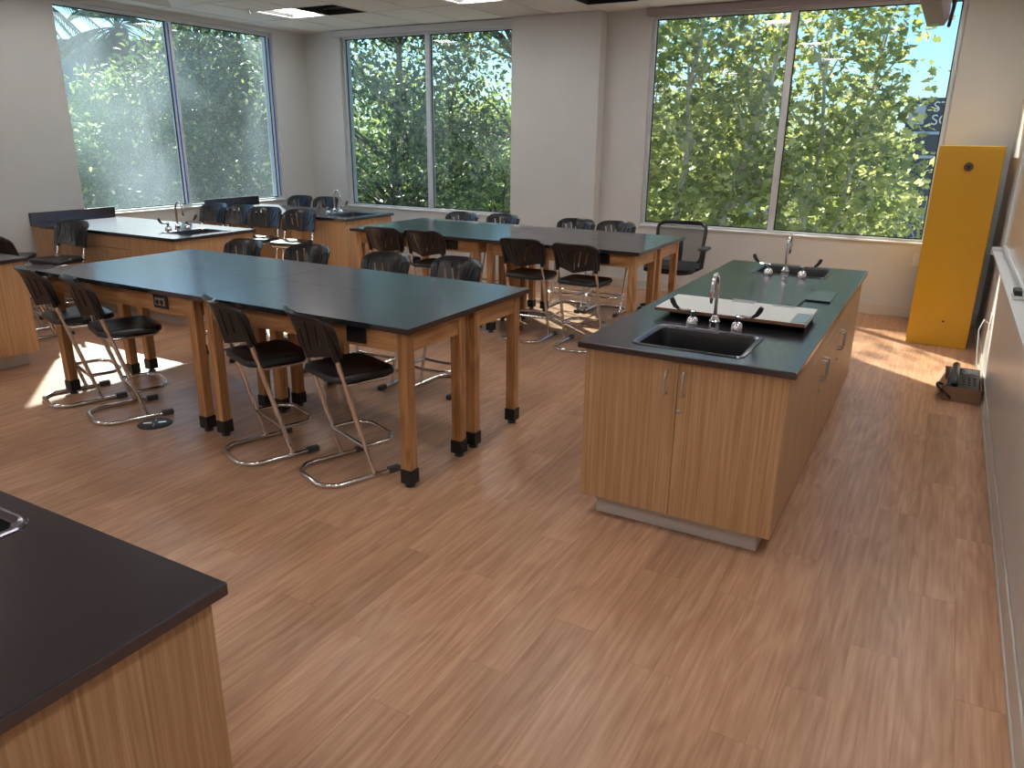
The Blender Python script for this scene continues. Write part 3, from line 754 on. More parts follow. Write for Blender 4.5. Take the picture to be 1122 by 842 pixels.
# white folding board lying over a black tray on the island
fb = thing('folding_board', 'white board with steel hinges lying over a black tray on the sink island', 'board', (-0.86, 3.885, CH))
obj('tray', MB().loft([rrect(-0.31, 0.36, -0.10, 0.17, 0.0008, 0.02, 3), rrect(-0.345, 0.365, -0.155, 0.19, 0.030, 0.02, 3)]).mesh('tray', RUBBER, smooth=True), fb)
bd = bx('panel', (-0.365, 0.372, -0.185, 0.205, 0.0305, 0.047), WHITEP, fb, 0.002)
bx('edge_band', (-0.365, 0.372, -0.1875, -0.1855, 0.031, 0.0465), BROWN, bd)
for (a, b, c, d) in ((-0.06, 0.06, 0.165, 0.20), (0.30, 0.368, -0.17, 0.04)):
    hp = MB().box(a, b, c, d, 0.0472, 0.0500)
    hp.tube([(a, d, 0.051), (b, d, 0.051)] if b - a > d - c else [(b, c, 0.051), (b, d, 0.051)], 0.005, 8)
    obj('hinge', hp.mesh('hinge', STEEL), fb)
bx('hinge_leaf', (0.15, 0.26, 0.17, 0.20, 0.0472, 0.050), STEEL, fb)
gp = thing('cover_plate', 'thin grey glass plate with a dark wire edge flat on the sink island', 'plate', (-0.55, 4.66, CH))
bx('plate', (-0.065, 0.065, -0.13, 0.20, 0.0008, 0.006), plain('smoked_plate', (0.10, 0.13, 0.13, 1), 0.25), gp, 0.001)
obj('wire_edge', MB().tube([(0.07, -0.135, 0.006), (-0.07, -0.135, 0.006), (-0.075, -0.40, 0.008), (-0.085, -0.555, 0.051)], 0.0035, 6).mesh('wire_edge', RUBBER), gp)

# wall benches (peninsulas) by the left wall
PZ = 0.83
def bench(which, x0, x1, y0, y1, wall_side, with_sink, grp, pz=PZ):
    wl = {'front': 'nearest bench at the lower left', 'left': 'bench at the left picture edge', 'mid': 'middle bench by the left window', 'far': 'far bench by the middle window'}[which]
    top = pz - SL - 0.0005
    holes = []
    if with_sink:
        sx0, sx1, sy0, sy1 = with_sink; holes = [(sx0 + ins, sx1 - ins, sy0 + ins, sy1 - ins)]
    w_ = tag(obj('worktop', slab('worktop', x0, x1, y0, y1, pz - SL, pz, holes)), 'black worktop of the ' + wl, 'worktop')
    if wall_side:
        bs = bx('backsplash', (x0, x0 + 0.022, y0, y1, pz + 0.0003, pz + 0.105), EPOXY, w_, 0.002)
    bx0, bx1_, by0, by1 = x0 + (0.0 if wall_side else 0.025), x1 - 0.026, y0 + 0.026, y1 - 0.026
    L = 1.22 if which == 'front' else 0.66; n = 2; endx = bx1_ - L
    step = (endx - bx0) / n
    for k in range(n):
        a, b = bx0 + k * step, bx0 + (k + 1) * step - 0.0005
        base_cabinet('oak drawer and door cabinet, %s unit of the %s' % ('wall side' if k == 0 else 'middle', wl), a, b, by0, by1, top,
                     [('-y', a, b, True, 2, False)], (0, 0, 1, 1), group=grp)
    sink_cabinet('plain oak end cabinet, aisle end of the ' + wl, endx, bx1_, by0, by1, top, 'none', grp, (0, 1, 1, 1))
    if with_sink:
        sink('black sink in the ' + wl, *with_sink, pz)
PG = 'cabinets of the wall benches'
P3 = (XL + 0.001, -5.985, 4.484, 5.43); P4 = (XL + 0.001, -5.905, 6.668, 7.557); P2 = (XL + 0.001, -5.985, 2.285, 3.20)
bench('mid', *P3, True, (P3[1] - 0.50, P3[1] - 0.08, 4.70, 5.21), PG)
bench('far', *P4, True, (P4[1] - 0.50, P4[1] - 0.08, 6.86, 7.37), PG)
bench('left', *P2, True, None, PG)
P1 = (-4.1, -1.1546, -0.06, 0.888)
bench('front', *P1, False, (-2.245, -1.737, 0.412, 0.838), PG, CH)
tap('chrome gooseneck tap with wing levers on the middle bench', P3[1] - 0.555, 4.955, PZ, -PI / 2)
tap('chrome gooseneck tap with wing levers on the far bench', P4[1] - 0.555, 7.115, PZ, -PI / 2)

# ------------------------------------------------------------------ yellow safety cabinet
SX0, SX1, SY0, SY1, SH = -0.131, 0.349, 7.545, 8.60, 1.7045
sc_ = thing('safety_cabinet', 'tall yellow steel safety cabinet standing in the right back corner', 'cabinet', ((SX0 + SX1) / 2, (SY0 + SY1) / 2, 0))
a, b = (SX1 - SX0) / 2, (SY1 - SY0) / 2
bx('body', (-a + 0.004, a, -b, b, 0.001, SH), YELLOW, sc_, 0.004)
for (y0_, y1_) in ((-b + 0.002, -0.002), (0.002, b - 0.002)):
    dn = bx('door', (-a, -a + 0.0035, y0_, y1_, 0.05, SH - 0.03), YELLOW, sc_)
bx('latch_handle', (-a - 0.008, -a - 0.0005, 0.02, 0.05, 0.85, 0.95), PLAST, sc_, 0.002)
vc = obj('vent_cap', MB().lathe([(0.036, 0.0), (0.036, -0.008), (0.030, -0.014), (0.012, -0.015)], 0.0, -b, 1.54, n=20, axis='y').mesh('vent_cap', plain('bronze_cap', srgb(96, 62, 40), 0.5), smooth=True), sc_)
obj('cap_slot', MB().lathe([(0.018, -0.0155), (0.016, -0.019), (0.006, -0.020)], 0.0, -b, 1.54, n=14, axis='y').mesh('cap_slot', RUBBER), vc)
obj('ground_screw', MB().lathe([(0.011, 0), (0.010, -0.006), (0.004, -0.008)], 0.03, -b, 0.228, n=10, axis='y').mesh('ground_screw', plain('dark_screw', (0.08, 0.06, 0.03, 1), 0.5)), sc_)

# ------------------------------------------------------------------ office chair
oc = thing('office_chair', 'black mesh back office chair with arm pads behind the back tables', 'office chair', (-2.35, 7.56, 0), PI + 0.06)
base = MB()
for k in range(5):
    a = 2 * PI * k / 5 + 0.3; base.tube([(0, 0, 0.10), (0.15 * math.cos(a), 0.15 * math.sin(a), 0.095), (0.30 * math.cos(a), 0.30 * math.sin(a), 0.075)], [0.026, 0.022, 0.015], 8)
bs_ = obj('star_base', base.mesh('star_base', PLAST, smooth=True), oc)
for k in range(5):
    a = 2 * PI * k / 5 + 0.3
    c_ = MB()
    for o_ in (-0.014, 0.014):
        q = Vector((0.30 * math.cos(a) - o_ * math.sin(a), 0.30 * math.sin(a) + o_ * math.cos(a), 0.028)); d = Vector((-math.sin(a), math.cos(a), 0)) * 0.010
        c_.tube([q - d, q + d], 0.028, 12)
    obj('caster', c_.mesh('caster', RUBBER, smooth=True), bs_)
obj('gas_column', MB().lathe([(0.028, 0.09), (0.028, 0.24), (0.018, 0.24), (0.018, 0.44)], n=14).mesh('gas_column', PLAST, smooth=True), oc)
def slp(ins_, z): return rrect(-0.25 + ins_, 0.25 - ins_, -0.22 + ins_, 0.26 - ins_, z, 0.09, 5)
obj('seat', MB().loft([slp(0.05, 0.44), slp(0.0, 0.46), slp(0.0, 0.50), slp(0.03, 0.525), slp(0.1, 0.53)]).mesh('seat', plain('chair_fabric', (0.018, 0.018, 0.02, 1), 0.8), smooth=True), oc)
def backpt(u, v):
    w_ = 0.235 + 0.02 * v; return (u * w_, -0.23 - 0.10 * v - 0.045 * (1 - u * u) + 0.03, 0.50 + 0.405 * v)
ring = [backpt(u, 0) for u in np.linspace(-0.75, 0.75, 8)] + [backpt(0.9, 0.03), backpt(0.98, 0.12)] + [backpt(1, v) for v in np.linspace(0.2, 0.82, 7)] + [backpt(0.97, 0.91), backpt(0.85, 0.975)] + \
       [backpt(u, 1) for u in np.linspace(0.7, -0.7, 8)] + [backpt(-0.85, 0.975), backpt(-0.97, 0.91)] + [backpt(-1, v) for v in np.linspace(0.82, 0.2, 7)] + [backpt(-0.98, 0.12), backpt(-0.9, 0.03)]
bf = obj('back_frame', MB().tube(ring, 0.019, 8, closed=True).mesh('back_frame', PLAST, smooth=True), oc)
nu, nv = 12, 10
vs_ = []
for i in range(nu + 1):
    for j in range(nv + 1):
        u, v = -0.97 + 1.94 * i / nu, 0.02 + 0.96 * j / nv
        vs_.append(backpt(u, v))
fs_ = [(i * (nv + 1) + j, (i + 1) * (nv + 1) + j, (i + 1) * (nv + 1) + j + 1, i * (nv + 1) + j + 1) for i in range(nu) for j in range(nv)]
obj('mesh_panel', MB().add(vs_, fs_).mesh('mesh_panel', MESHB, smooth=True), oc)
obj('back_spine', MB().tube([(0, -0.02, 0.43), (0, -0.26, 0.46), (0, -0.30, 0.62), (0, -0.31, 0.74)], [0.03, 0.028, 0.024, 0.018], 8).mesh('back_spine', PLAST, smooth=True), oc)
for s in (-1, 1):
    ar = obj('armrest', MB().tube([(s * 0.24, 0.02, 0.47), (s * 0.30, 0.02, 0.50), (s * 0.31, 0.0, 0.68)], [0.02, 0.02, 0.018], 8).mesh('armrest', PLAST, smooth=True), oc)
    obj('arm_pad', MB().loft([rrect(s * 0.31 - 0.045, s * 0.31 + 0.045, -0.13, 0.13, 0.68, 0.035, 4), rrect(s * 0.31 - 0.045, s * 0.31 + 0.045, -0.13, 0.13, 0.70, 0.035, 4)]).mesh('arm_pad', GRUB, smooth=True), ar)

# ------------------------------------------------------------------ phone in a box, floor plate, wall things
pb = thing('cardboard_box', 'open cardboard box tray on the floor by the right wall', 'box', (0.305, 6.18, 0))
hw_, hd, hh = 0.115, 0.29, 0.105
bx('bottom', (-hw_, hw_, -hd, hd, 0.001, 0.005), CARD, pb)
for nm, b_ in (('side', (-hw_, hw_, -hd, -hd + 0.004, 0.005, hh)), ('side', (-hw_, hw_, hd - 0.004, hd, 0.005, hh)), ('side', (-hw_, -hw_ + 0.004, -hd + 0.004, hd - 0.004, 0.005, hh)), ('side', (hw_ - 0.004, hw_, -hd + 0.004, hd - 0.004, 0.005, hh))):
    bx(nm, b_, CARD, pb)
obj('flap', MB().add([(-hw_, -hd + 0.02, hh), (-hw_ - 0.035, -hd + 0.02, hh - 0.075), (-hw_ - 0.035, hd - 0.02, hh - 0.075), (-hw_, hd - 0.02, hh), (-hw_ - 0.003, -hd + 0.02, hh), (-hw_ - 0.038, -hd + 0.02, hh - 0.075), (-hw_ - 0.038, hd - 0.02, hh - 0.075), (-hw_ - 0.003, hd - 0.02, hh)],
    [(0, 1, 2, 3), (7, 6, 5, 4), (0, 4, 5, 1), (1, 5, 6, 2), (2, 6, 7, 3), (3, 7, 4, 0)]).mesh('flap', CARD), pb)
dp = thing('desk_phone', 'black desk phone with handset lying in the cardboard box', 'telephone', (0.318, 6.12, 0.006))
obj('body', MB().add([(-0.095, -0.16, 0), (0.095, -0.16, 0), (0.095, 0.20, 0), (-0.095, 0.20, 0), (-0.095, -0.16, 0.065), (0.095, -0.16, 0.065), (0.095, 0.20, 0.135), (-0.095, 0.20, 0.135)],
    [(0, 3, 2, 1), (4, 5, 6, 7), (0, 1, 5, 4), (1, 2, 6, 5), (2, 3, 7, 6), (3, 0, 4, 7)]).mesh('body', PLAST, bevel=0.006), dp)
def on(x, y, h=0.0): return (x, y, 0.065 + (y + 0.16) / 0.36 * 0.07 + h)
obj('screen', MB().add([on(-0.02, 0.10, 0.0015), on(0.08, 0.10, 0.0015), on(0.08, 0.18, 0.0015), on(-0.02, 0.18, 0.0015), on(-0.02, 0.10, -0.004), on(0.08, 0.10, -0.004), on(0.08, 0.18, -0.004), on(-0.02, 0.18, -0.004)],
    [(0, 1, 2, 3), (4, 7, 6, 5), (0, 4, 5, 1), (1, 5, 6, 2), (2, 6, 7, 3), (3, 7, 4, 0)]).mesh('screen', SCREEN), dp)
for r in range(4):
    for c in range(3):
        x_, y_ = -0.005 + c * 0.034, 0.05 - r * 0.036
        k_ = MB().lathe([(0.010, on(x_, y_)[2] - 0.002), (0.010, on(x_, y_)[2] + 0.003), (0.008, on(x_, y_)[2] + 0.004)], x_, y_, 0, n=8)
        obj('key', k_.mesh('key', GRUB), dp)
hs_ = obj('handset', MB().tube([on(-0.062, -0.14, 0.022), on(-0.062, -0.11, 0.032), on(-0.062, 0.02, 0.040), on(-0.062, 0.16, 0.034), on(-0.062, 0.20, 0.022)], [0.020, 0.026, 0.021, 0.026, 0.020], 10).mesh('handset', PLAST, smooth=True), dp)
cpts = []
for k in range(90):
    tt = k / 89; base_p = Vector((-0.075 - 0.11 * math.sin(PI * min(tt * 1.2, 1)) , -0.15 - 0.09 * tt, 0.075 - 0.055 * tt + 0.05 * math.sin(PI * tt)))
    base_p.x = -0.075 - 0.10 * math.sin(PI * tt); a = tt * 2 * PI * 16
    cpts.append(base_p + Vector((0.0, 0.009 * math.cos(a), 0.009 * math.sin(a))))
obj('cord', MB().tube(cpts, 0.0045, 5).mesh('cord', PLAST, smooth=True), dp)
wp = thing('wall_outlet', 'white wall outlet plate low on the right wall beside the yellow cabinet', 'outlet', (XR - 0.0005, 6.78, 0.42))
bx('plate', (-0.007, 0, -0.04, 0.04, -0.06, 0.06), WHITEP, wp, 0.002)
bx('socket', (-0.009, -0.0071, -0.018, 0.018, -0.035, 0.035), REVEAL, wp)
wc = tag(obj('phone_cable', MB().tube([(XR - 0.012, 6.78, 0.40), (XR - 0.05, 6.77, 0.43), (XR - 0.075, 6.72, 0.36), (XR - 0.06, 6.66, 0.20), (XR - 0.045, 6.60, 0.06), (XR - 0.05, 6.50, 0.03), (XR - 0.05, 6.48, 0.10), (XR - 0.06, 6.40, 0.10), (XR - 0.08, 6.34, 0.06)], 0.004, 6).mesh('phone_cable', WIREW, smooth=True)),
         'white cable from the wall outlet down to the boxed phone', 'cable')
so_ = thing('wall_socket', 'white wall socket plate on the back wall beside the yellow cabinet', 'outlet', (-0.17, YB - 0.0005, 0.60))
bx('plate', (-0.038, 0.038, -0.007, 0, -0.06, 0.06), WHITEP, so_, 0.002)
bx('socket', (-0.018, 0.018, -0.009, -0.0071, -0.035, 0.035), REVEAL, so_)
fp = thing('floor_plate', 'round dark metal floor outlet plate beside the stool foot', 'floor outlet', (-4.10, 2.765, 0))
obj('disc', MB().lathe([(0.102, 0.0005), (0.102, 0.004), (0.094, 0.008), (0.02, 0.009)], n=36).mesh('disc', plain('dark_plate', (0.07, 0.07, 0.07, 1), 0.45, metal=0.6, noise=0.2, nscale=60), smooth=True), fp)
for k in range(4):
    a = PI / 4 + k * PI / 2; q = Vector((math.cos(a), math.sin(a), 0))
    obj('cover_rib', MB().tube([q * 0.02 + Vector((0, 0, 0.010)), q * 0.065 + Vector((0, 0, 0.010))], 0.004, 6).mesh('cover_rib', STEEL), fp)
# whiteboard on the right wall with marker tray
wb = thing('whiteboard', 'white wall board with a pale frame and marker tray on the right wall', 'whiteboard', (XR, 0, 0))
WY0, WY1, WZ0, WZ1 = 3.0, 6.62, 1.00, 2.26
bx('surface', (-0.028, -0.001, WY0 + 0.03, WY1 - 0.03, WZ0 + 0.03, WZ1 - 0.03), WBOARD, wb)
for nm, b_ in (('frame_rail', (-0.040, -0.001, WY0, WY1, WZ0, WZ0 + 0.03)), ('frame_rail', (-0.040, -0.001, WY0, WY1, WZ1 - 0.03, WZ1)), ('frame_rail', (-0.040, -0.001, WY0, WY0 + 0.03, WZ0 + 0.03, WZ1 - 0.03)), ('frame_rail', (-0.040, -0.001, WY1 - 0.03, WY1, WZ0 + 0.03, WZ1 - 0.03))):
    bx(nm, b_, REVEAL, wb, 0.003)
tr_ = MB().add([(-0.001, WY0, WZ0 - 0.002), (-0.001, WY0, WZ0 - 0.05), (-0.095, WY0, WZ0 - 0.035), (-0.10, WY0, WZ0 - 0.012), (-0.092, WY0, WZ0 - 0.012), (-0.088, WY0, WZ0 - 0.025), (-0.012, WY0, WZ0 - 0.025), (-0.012, WY0, WZ0 - 0.002),
              (-0.001, WY1, WZ0 - 0.002), (-0.001, WY1, WZ0 - 0.05), (-0.095, WY1, WZ0 - 0.035), (-0.10, WY1, WZ0 - 0.012), (-0.092, WY1, WZ0 - 0.012), (-0.088, WY1, WZ0 - 0.025), (-0.012, WY1, WZ0 - 0.025), (-0.012, WY1, WZ0 - 0.002)],
             [(i, (i + 1) % 8, 8 + (i + 1) % 8, 8 + i) for i in range(8)] + [tuple(range(7, -1, -1)), tuple(range(8, 16))])
obj('tray', tr_.mesh('tray', REVEAL), wb)
bx('tray_end', (-0.104, -0.001, WY1 + 0.0005, WY1 + 0.018, WZ0 - 0.055, WZ0 + 0.004), REVEAL, wb, 0.004)
er = thing('board_eraser', 'black and white eraser resting on the whiteboard tray', 'eraser', (XR - 0.050, 4.62, WZ0 - 0.0245))
bx('felt', (-0.026, 0.026, -0.065, 0.065, 0.0, 0.018), WHITEP, er, 0.003)
bx('grip', (-0.024, 0.024, -0.062, 0.062, 0.0185, 0.045), RUBBER, er, 0.006)
# projector on a wall arm above the whiteboard
pj = thing('projector', 'grey short throw projector on a wall arm at the top right', 'projector', (-0.275, 6.35, 2.52))
obj('body', MB().loft([rrect(-0.055, 0.055, -1.05, 0.30, 0.0, 0.03, 3), rrect(-0.075, 0.075, -1.08, 0.36, 0.05, 0.03, 3), rrect(-0.075, 0.075, -1.08, 0.36, 0.20, 0.03, 3), rrect(-0.06, 0.06, -1.06, 0.33, 0.215, 0.03, 3)]).mesh('body', PROJ, smooth=True), pj)
bx('lens_window', (-0.03, 0.03, 0.10, 0.25, -0.002, 0.004), SCREEN, pj)
bx('wall_arm', (0.06, XR + 0.275 - 0.001, -0.25, -0.15, 0.216, 0.26), PROJ, pj, 0.004)
bx('wall_plate', (XR + 0.275 - 0.02, XR + 0.275 - 0.001, -0.35, -0.05, 0.05, 0.40), PROJ, pj, 0.004)
obj('cable', MB().tube([(0.085, 0.0, 0.20), (0.10, 0.12, 0.10), (0.085, 0.22, -0.01), (0.095, 0.26, 0.12), (0.12, 0.10, 0.25)], 0.012, 6).mesh('cable', RUBBER, smooth=True), pj)

exec_outdoor = True
# ------------------------------------------------------------------ outdoors
GZ = -4.2
gr = struct(obj('ground', MB().box(-90, 60, YB + WD + 0.3, 140, GZ - 0.2, GZ).box(-90, XL - WD - 0.3, -40, YB + WD + 0.3, GZ - 0.2, GZ).mesh('ground', plain('asphalt_lot', (0.42, 0.41, 0.40, 1), 0.85, noise=0.15, nscale=0.4))))

BARK_G = plain('bark_grey', srgb(206, 198, 180), 0.75, noise=0.22, nscale=9, bump=0.4)
BARK_D = plain('bark_dark', srgb(92, 76, 60), 0.85, noise=0.25, nscale=9, bump=0.5)
LEAF_P = leafmat('leaf_plane', srgb(108, 122, 70), srgb(146, 158, 88), srgb(200, 204, 134), 0.5)
LEAF_F = leafmat('leaf_dense', srgb(64, 88, 58), srgb(92, 114, 70), srgb(150, 160, 94), 0.42)
LEAF_L = leafmat('leaf_light', srgb(124, 148, 80), srgb(156, 178, 100), srgb(200, 212, 128), 0.5)
LEAF_PALM = leafmat('leaf_palm', srgb(60, 82, 56), srgb(86, 104, 70), srgb(128, 138, 96), 0.25)

LOBED = np.array([(0, 0, 0), (0.42, 0.18, 0.06), (0.26, 0.45, 0.0), (0.52, 0.62, 0.08), (0.12, 0.72, 0.0), (0, 1.0, -0.05), (-0.12, 0.72, 0.0), (-0.52, 0.62, 0.08), (-0.26, 0.45, 0.0), (-0.42, 0.18, 0.06)], float)
LOBED_F = [(0, 1, 2, 8, 9), (2, 3, 4, 6, 7, 8), (4, 5, 6)]
OVAL = np.array([(0, 0, 0), (0.22, 0.35, 0.06), (0.2, 0.7, 0.04), (0, 1.0, -0.06), (-0.2, 0.7, 0.04), (-0.22, 0.35, 0.06)], float)
OVAL_F = [(0, 1, 2, 3, 4, 5)]
def leaf_cloud(name, centers, size, mat, shape, faces, rng, parent, droop=0.35):
    n = len(centers)
    yaw = rng.uniform(0, 2 * PI, n); tilt = rng.normal(-droop, 0.55, n); roll = rng.normal(0, 0.6, n)
    s = size * rng.uniform(0.65, 1.25, n)
    cy, sy, ct_, st, cr, sr = np.cos(yaw), np.sin(yaw), np.cos(tilt), np.sin(tilt), np.cos(roll), np.sin(roll)
    # roll about y, tilt about x, yaw about z
    R = np.empty((n, 3, 3))
    Rr = np.zeros((n, 3, 3)); Rr[:, 0, 0] = cr; Rr[:, 0, 2] = sr; Rr[:, 1, 1] = 1; Rr[:, 2, 0] = -sr; Rr[:, 2, 2] = cr
    Rt = np.zeros((n, 3, 3)); Rt[:, 0, 0] = 1; Rt[:, 1, 1] = ct_; Rt[:, 1, 2] = -st; Rt[:, 2, 1] = st; Rt[:, 2, 2] = ct_
    Ry = np.zeros((n, 3, 3)); Ry[:, 0, 0] = cy; Ry[:, 0, 1] = -sy; Ry[:, 1, 0] = sy; Ry[:, 1, 1] = cy; Ry[:, 2, 2] = 1
    R = Ry @ Rt @ Rr
    V = np.einsum('nij,kj->nki', R, shape) * s[:, None, None] + np.asarray(centers)[:, None, :]
    k = len(shape); V = V.reshape(-1, 3)
    me = bpy.data.meshes.new(name)
    loops = []; starts = []; tot = []
    fa = [np.array(f) for f in faces]
    base_ = (np.arange(n) * k)[:, None]
    allf = np.concatenate([(base_ + f[None, :]) for f in fa], axis=1).reshape(-1)
    lens = np.tile(np.array([len(f) for f in fa]), n)
    st_ = np.concatenate([[0], np.cumsum(lens)[:-1]])
    me.vertices.add(len(V)); me.vertices.foreach_set('co', V.astype(np.float32).ravel())
    me.loops.add(len(allf)); me.loops.foreach_set('vertex_index', allf.astype(np.int32))
    me.polygons.add(len(lens)); me.polygons.foreach_set('loop_start', st_.astype(np.int32)); me.polygons.foreach_set('loop_total', lens.astype(np.int32))
    me.update(calc_edges=True); me.validate()
    me.materials.append(mat)
    o = obj(name, me, parent); o['kind'] = 'stuff'
    return o

def tree(name, label, x, y, height, crown_r, crown_lo, n_leaf, leaf_size, leafm, bark, seed, shape='lobed', stems=1, trunk_r=0.16, clump=0.42, spread=0.5, group=None, squash=1.0, nclump=140, lean=(0, 0)):
    rng = np.random.default_rng(seed)
    t = thing(name, label, 'tree', (x, y, GZ), 0, group)
    H = height - GZ; c_lo = crown_lo - GZ; cz = (H + c_lo) / 2; rz_ = (H - c_lo) / 2
    # clump centres in an ellipsoid, more toward the shell
    C = []
    while len(C) < nclump:
        p = rng.uniform(-1, 1, 3); r = np.linalg.norm(p)
        if r > 1 or r < 0.25 or rng.random() > 0.35 + 0.65 * r: continue
        C.append((p[0] * crown_r + lean[0] * (p[2] + 1) / 2, p[1] * crown_r * squash + lean[1] * (p[2] + 1) / 2, cz + p[2] * rz_))
    C = np.array(C)
    m = MB()
    forks = []
    for s in range(stems):
        a = 2 * PI * s / stems + rng.uniform(0, 1); o_ = 0.0 if stems == 1 else 0.22
        p0 = Vector((o_ * math.cos(a), o_ * math.sin(a), 0)); pts = [p0]; rr = [trunk_r * (1.25 if stems == 1 else 0.9)]
        steps = 8; out = spread * crown_r * (0.25 if stems == 1 else rng.uniform(0.45, 0.9))
        for k in range(1, steps + 1):
            f = k / steps
            q = Vector((p0.x + out * math.cos(a) * f ** 1.5 + rng.normal(0, 0.06), p0.y + out * math.sin(a) * f ** 1.5 + rng.normal(0, 0.06), (c_lo + (H - c_lo) * 0.85) * f))
            pts.append(q); rr.append(trunk_r * (1 - 0.82 * f)); 
            if q.z > c_lo * 0.75: forks.append((q, rr[-1]))
        m.tube(pts, rr, 7)
    for c in C[: min(len(C), 90)]:
        cv = Vector(c)
        best = min(forks, key=lambda fk: (fk[0] - cv).length + (1.2 if fk[0].z > cv.z - 0.2 else 0))
        p, r = best; mid = p.lerp(cv, 0.5) + Vector((rng.normal(0, 0.1), rng.normal(0, 0.1), 0.12 * (cv - p).length))
        r0 = min(r * 0.7, 0.045); m.tube([p, mid, cv], [r0, r0 * 0.6, 0.008], 5)
    obj('trunk', m.mesh('trunk', bark, smooth=True), t)
    idx = rng.integers(0, len(C), n_leaf)
    L = C[idx] + rng.normal(0, 1, (n_leaf, 3)) * clump * np.array([1, 1, 0.75])
    leaf_cloud('foliage', L, leaf_size, leafm, LOBED if shape == 'lobed' else OVAL, LOBED_F if shape == 'lobed' else OVAL_F, rng, t)
    return t
TG = 'trees outside the windows'
tree('plane_tree', 'pale trunked plane tree filling the left of the right window', -4.2, 13.4, 4.2, 2.1, -1.0, 6200, 0.15, LEAF_P, BARK_G, 11, stems=8, trunk_r=0.125, spread=0.95, clump=0.30, group=TG, nclump=150)
tree('plane_tree', 'big leaved plane tree in the middle of the right window', -2.25, 14.0, 4.3, 1.6, -0.8, 5600, 0.15, LEAF_P, BARK_G, 12, stems=4, trunk_r=0.09, spread=0.9, clump=0.30, group=TG, nclump=140)
tree('plane_tree', 'smaller plane tree at the right edge of the right window', -0.85, 16.5, 1.3, 0.8, -2.6, 2200, 0.15, LEAF_P, BARK_G, 13, stems=2, trunk_r=0.06, clump=0.26, group=TG, nclump=60)
tree('evergreen_tree', 'dense dark green tree filling the left of the middle window', -10.0, 12.8, 5.8, 2.4, -3.4, 30000, 0.13, LEAF_F, BARK_D, 21, shape='oval', trunk_r=0.2, clump=0.34, group=TG, nclump=260)
tree('evergreen_tree', 'green tree with sky gaps at the right of the middle window', -8.2, 14.6, 9.4, 2.1, -3.0, 9500, 0.15, LEAF_F, BARK_D, 22, shape='oval', trunk_r=0.15, clump=0.30, group=TG, nclump=190)
tree('shrub_tree', 'bright light green bush low in the middle window', -7.4, 12.6, 1.5, 0.9, -3.4, 4500, 0.12, LEAF_L, BARK_D, 23, shape='oval', trunk_r=0.07, clump=0.28, group=TG, nclump=80)
tree('broadleaf_tree', 'tall hazy tree at the right of the left window', -16.2, 14.4, 5.4, 2.5, -3.4, 26000, 0.18, LEAF_F, BARK_D, 31, shape='oval', trunk_r=0.17, clump=0.36, group=TG, nclump=230)
tree('broadleaf_tree', 'light green tree in the middle of the left window', -19.6, 14.0, 3.5, 2.4, -3.6, 24000, 0.18, LEAF_L, BARK_D, 32, shape='oval', trunk_r=0.15, clump=0.36, group=TG, nclump=210)
tree('broadleaf_tree', 'light green bushy tree at the lower left of the left window', -18.6, 10.9, 2.0, 2.3, -3.8, 20000, 0.17, LEAF_L, BARK_D, 33, shape='oval', trunk_r=0.13, clump=0.36, group=TG, nclump=190)
tree('broadleaf_tree', 'low dark tree seen through the gap below the taller ones', -15.2, 11.4, 0.7, 1.6, -3.8, 10000, 0.15, LEAF_F, BARK_D, 34, shape='oval', trunk_r=0.10, group=TG, nclump=120)
tree('street_tree', 'distant tree across the car park behind the right window', -10.5, 33, 3.2, 3.6, -2.0, 9000, 0.32, LEAF_P, BARK_D, 41, trunk_r=0.2, clump=0.6, group=TG, nclump=130)
tree('street_tree', 'distant tree behind the parked cars near the dark building', -4.2, 37, 2.3, 2.4, -2.2, 6000, 0.30, LEAF_P, BARK_D, 42, trunk_r=0.2, clump=0.5, group=TG, nclump=90)
tree('street_tree', 'distant tree far behind the middle window', -20.5, 30, 4.0, 4.4, -3.4, 12000, 0.34, LEAF_L, BARK_D, 43, trunk_r=0.2, clump=0.7, group=TG, nclump=150)

# palms far behind the left window
def palm(label, x, y, top, seed):
    rng = np.random.default_rng(seed)
    t = thing('palm_tree', label, 'tree', (x, y, GZ), 0, TG)
    H = top - GZ
    obj('trunk', MB().tube([(0, 0, 0), (0.05, 0, H * 0.5), (0, 0.05, H)], [0.30, 0.24, 0.26], 10).mesh('trunk', BARK_D, smooth=True), t)
    me_parts = []
    for k in range(34):
        az = rng.uniform(0, 2 * PI); el = rng.uniform(-0.9, 1.1); Ln = rng.uniform(1.5, 2.1)
        m = MB(); pts = []
        for q in range(7):
            f = q / 6; pts.append(Vector((math.cos(az) * math.cos(el) * Ln * f, math.sin(az) * math.cos(el) * Ln * f, H + math.sin(el) * Ln * f - 0.9 * f * f)))
        m.tube(pts, [0.02] * 6 + [0.005], 4)
        side = Vector((-math.sin(az), math.cos(az), 0))
        for q in range(18):
            f = 0.3 + 0.7 * q / 17; i = min(int(f * 6), 5); g = f * 6 - i; p = pts[i].lerp(pts[i + 1], g)
            for s in (-1, 1):
                d = (side * s + (pts[i + 1] - pts[i]).normalized() * 0.9).normalized()
                tip = p + d * 0.55 + Vector((0, 0, -0.22)); wv = Vector((0, 0, 0.02)) + (pts[i + 1] - pts[i]).normalized() * 0.03
                m.add([p - wv, p + wv, tip], [(0, 1, 2)])
        obj('frond', m.mesh('frond', LEAF_PALM, fix=False), t)
palm('tall palm seen at the top left of the left window', -22.5, 15.8, 4.7, 5)
palm('palm crown at the extreme upper left of the left window', -23.5, 13.6, 5.6, 6)

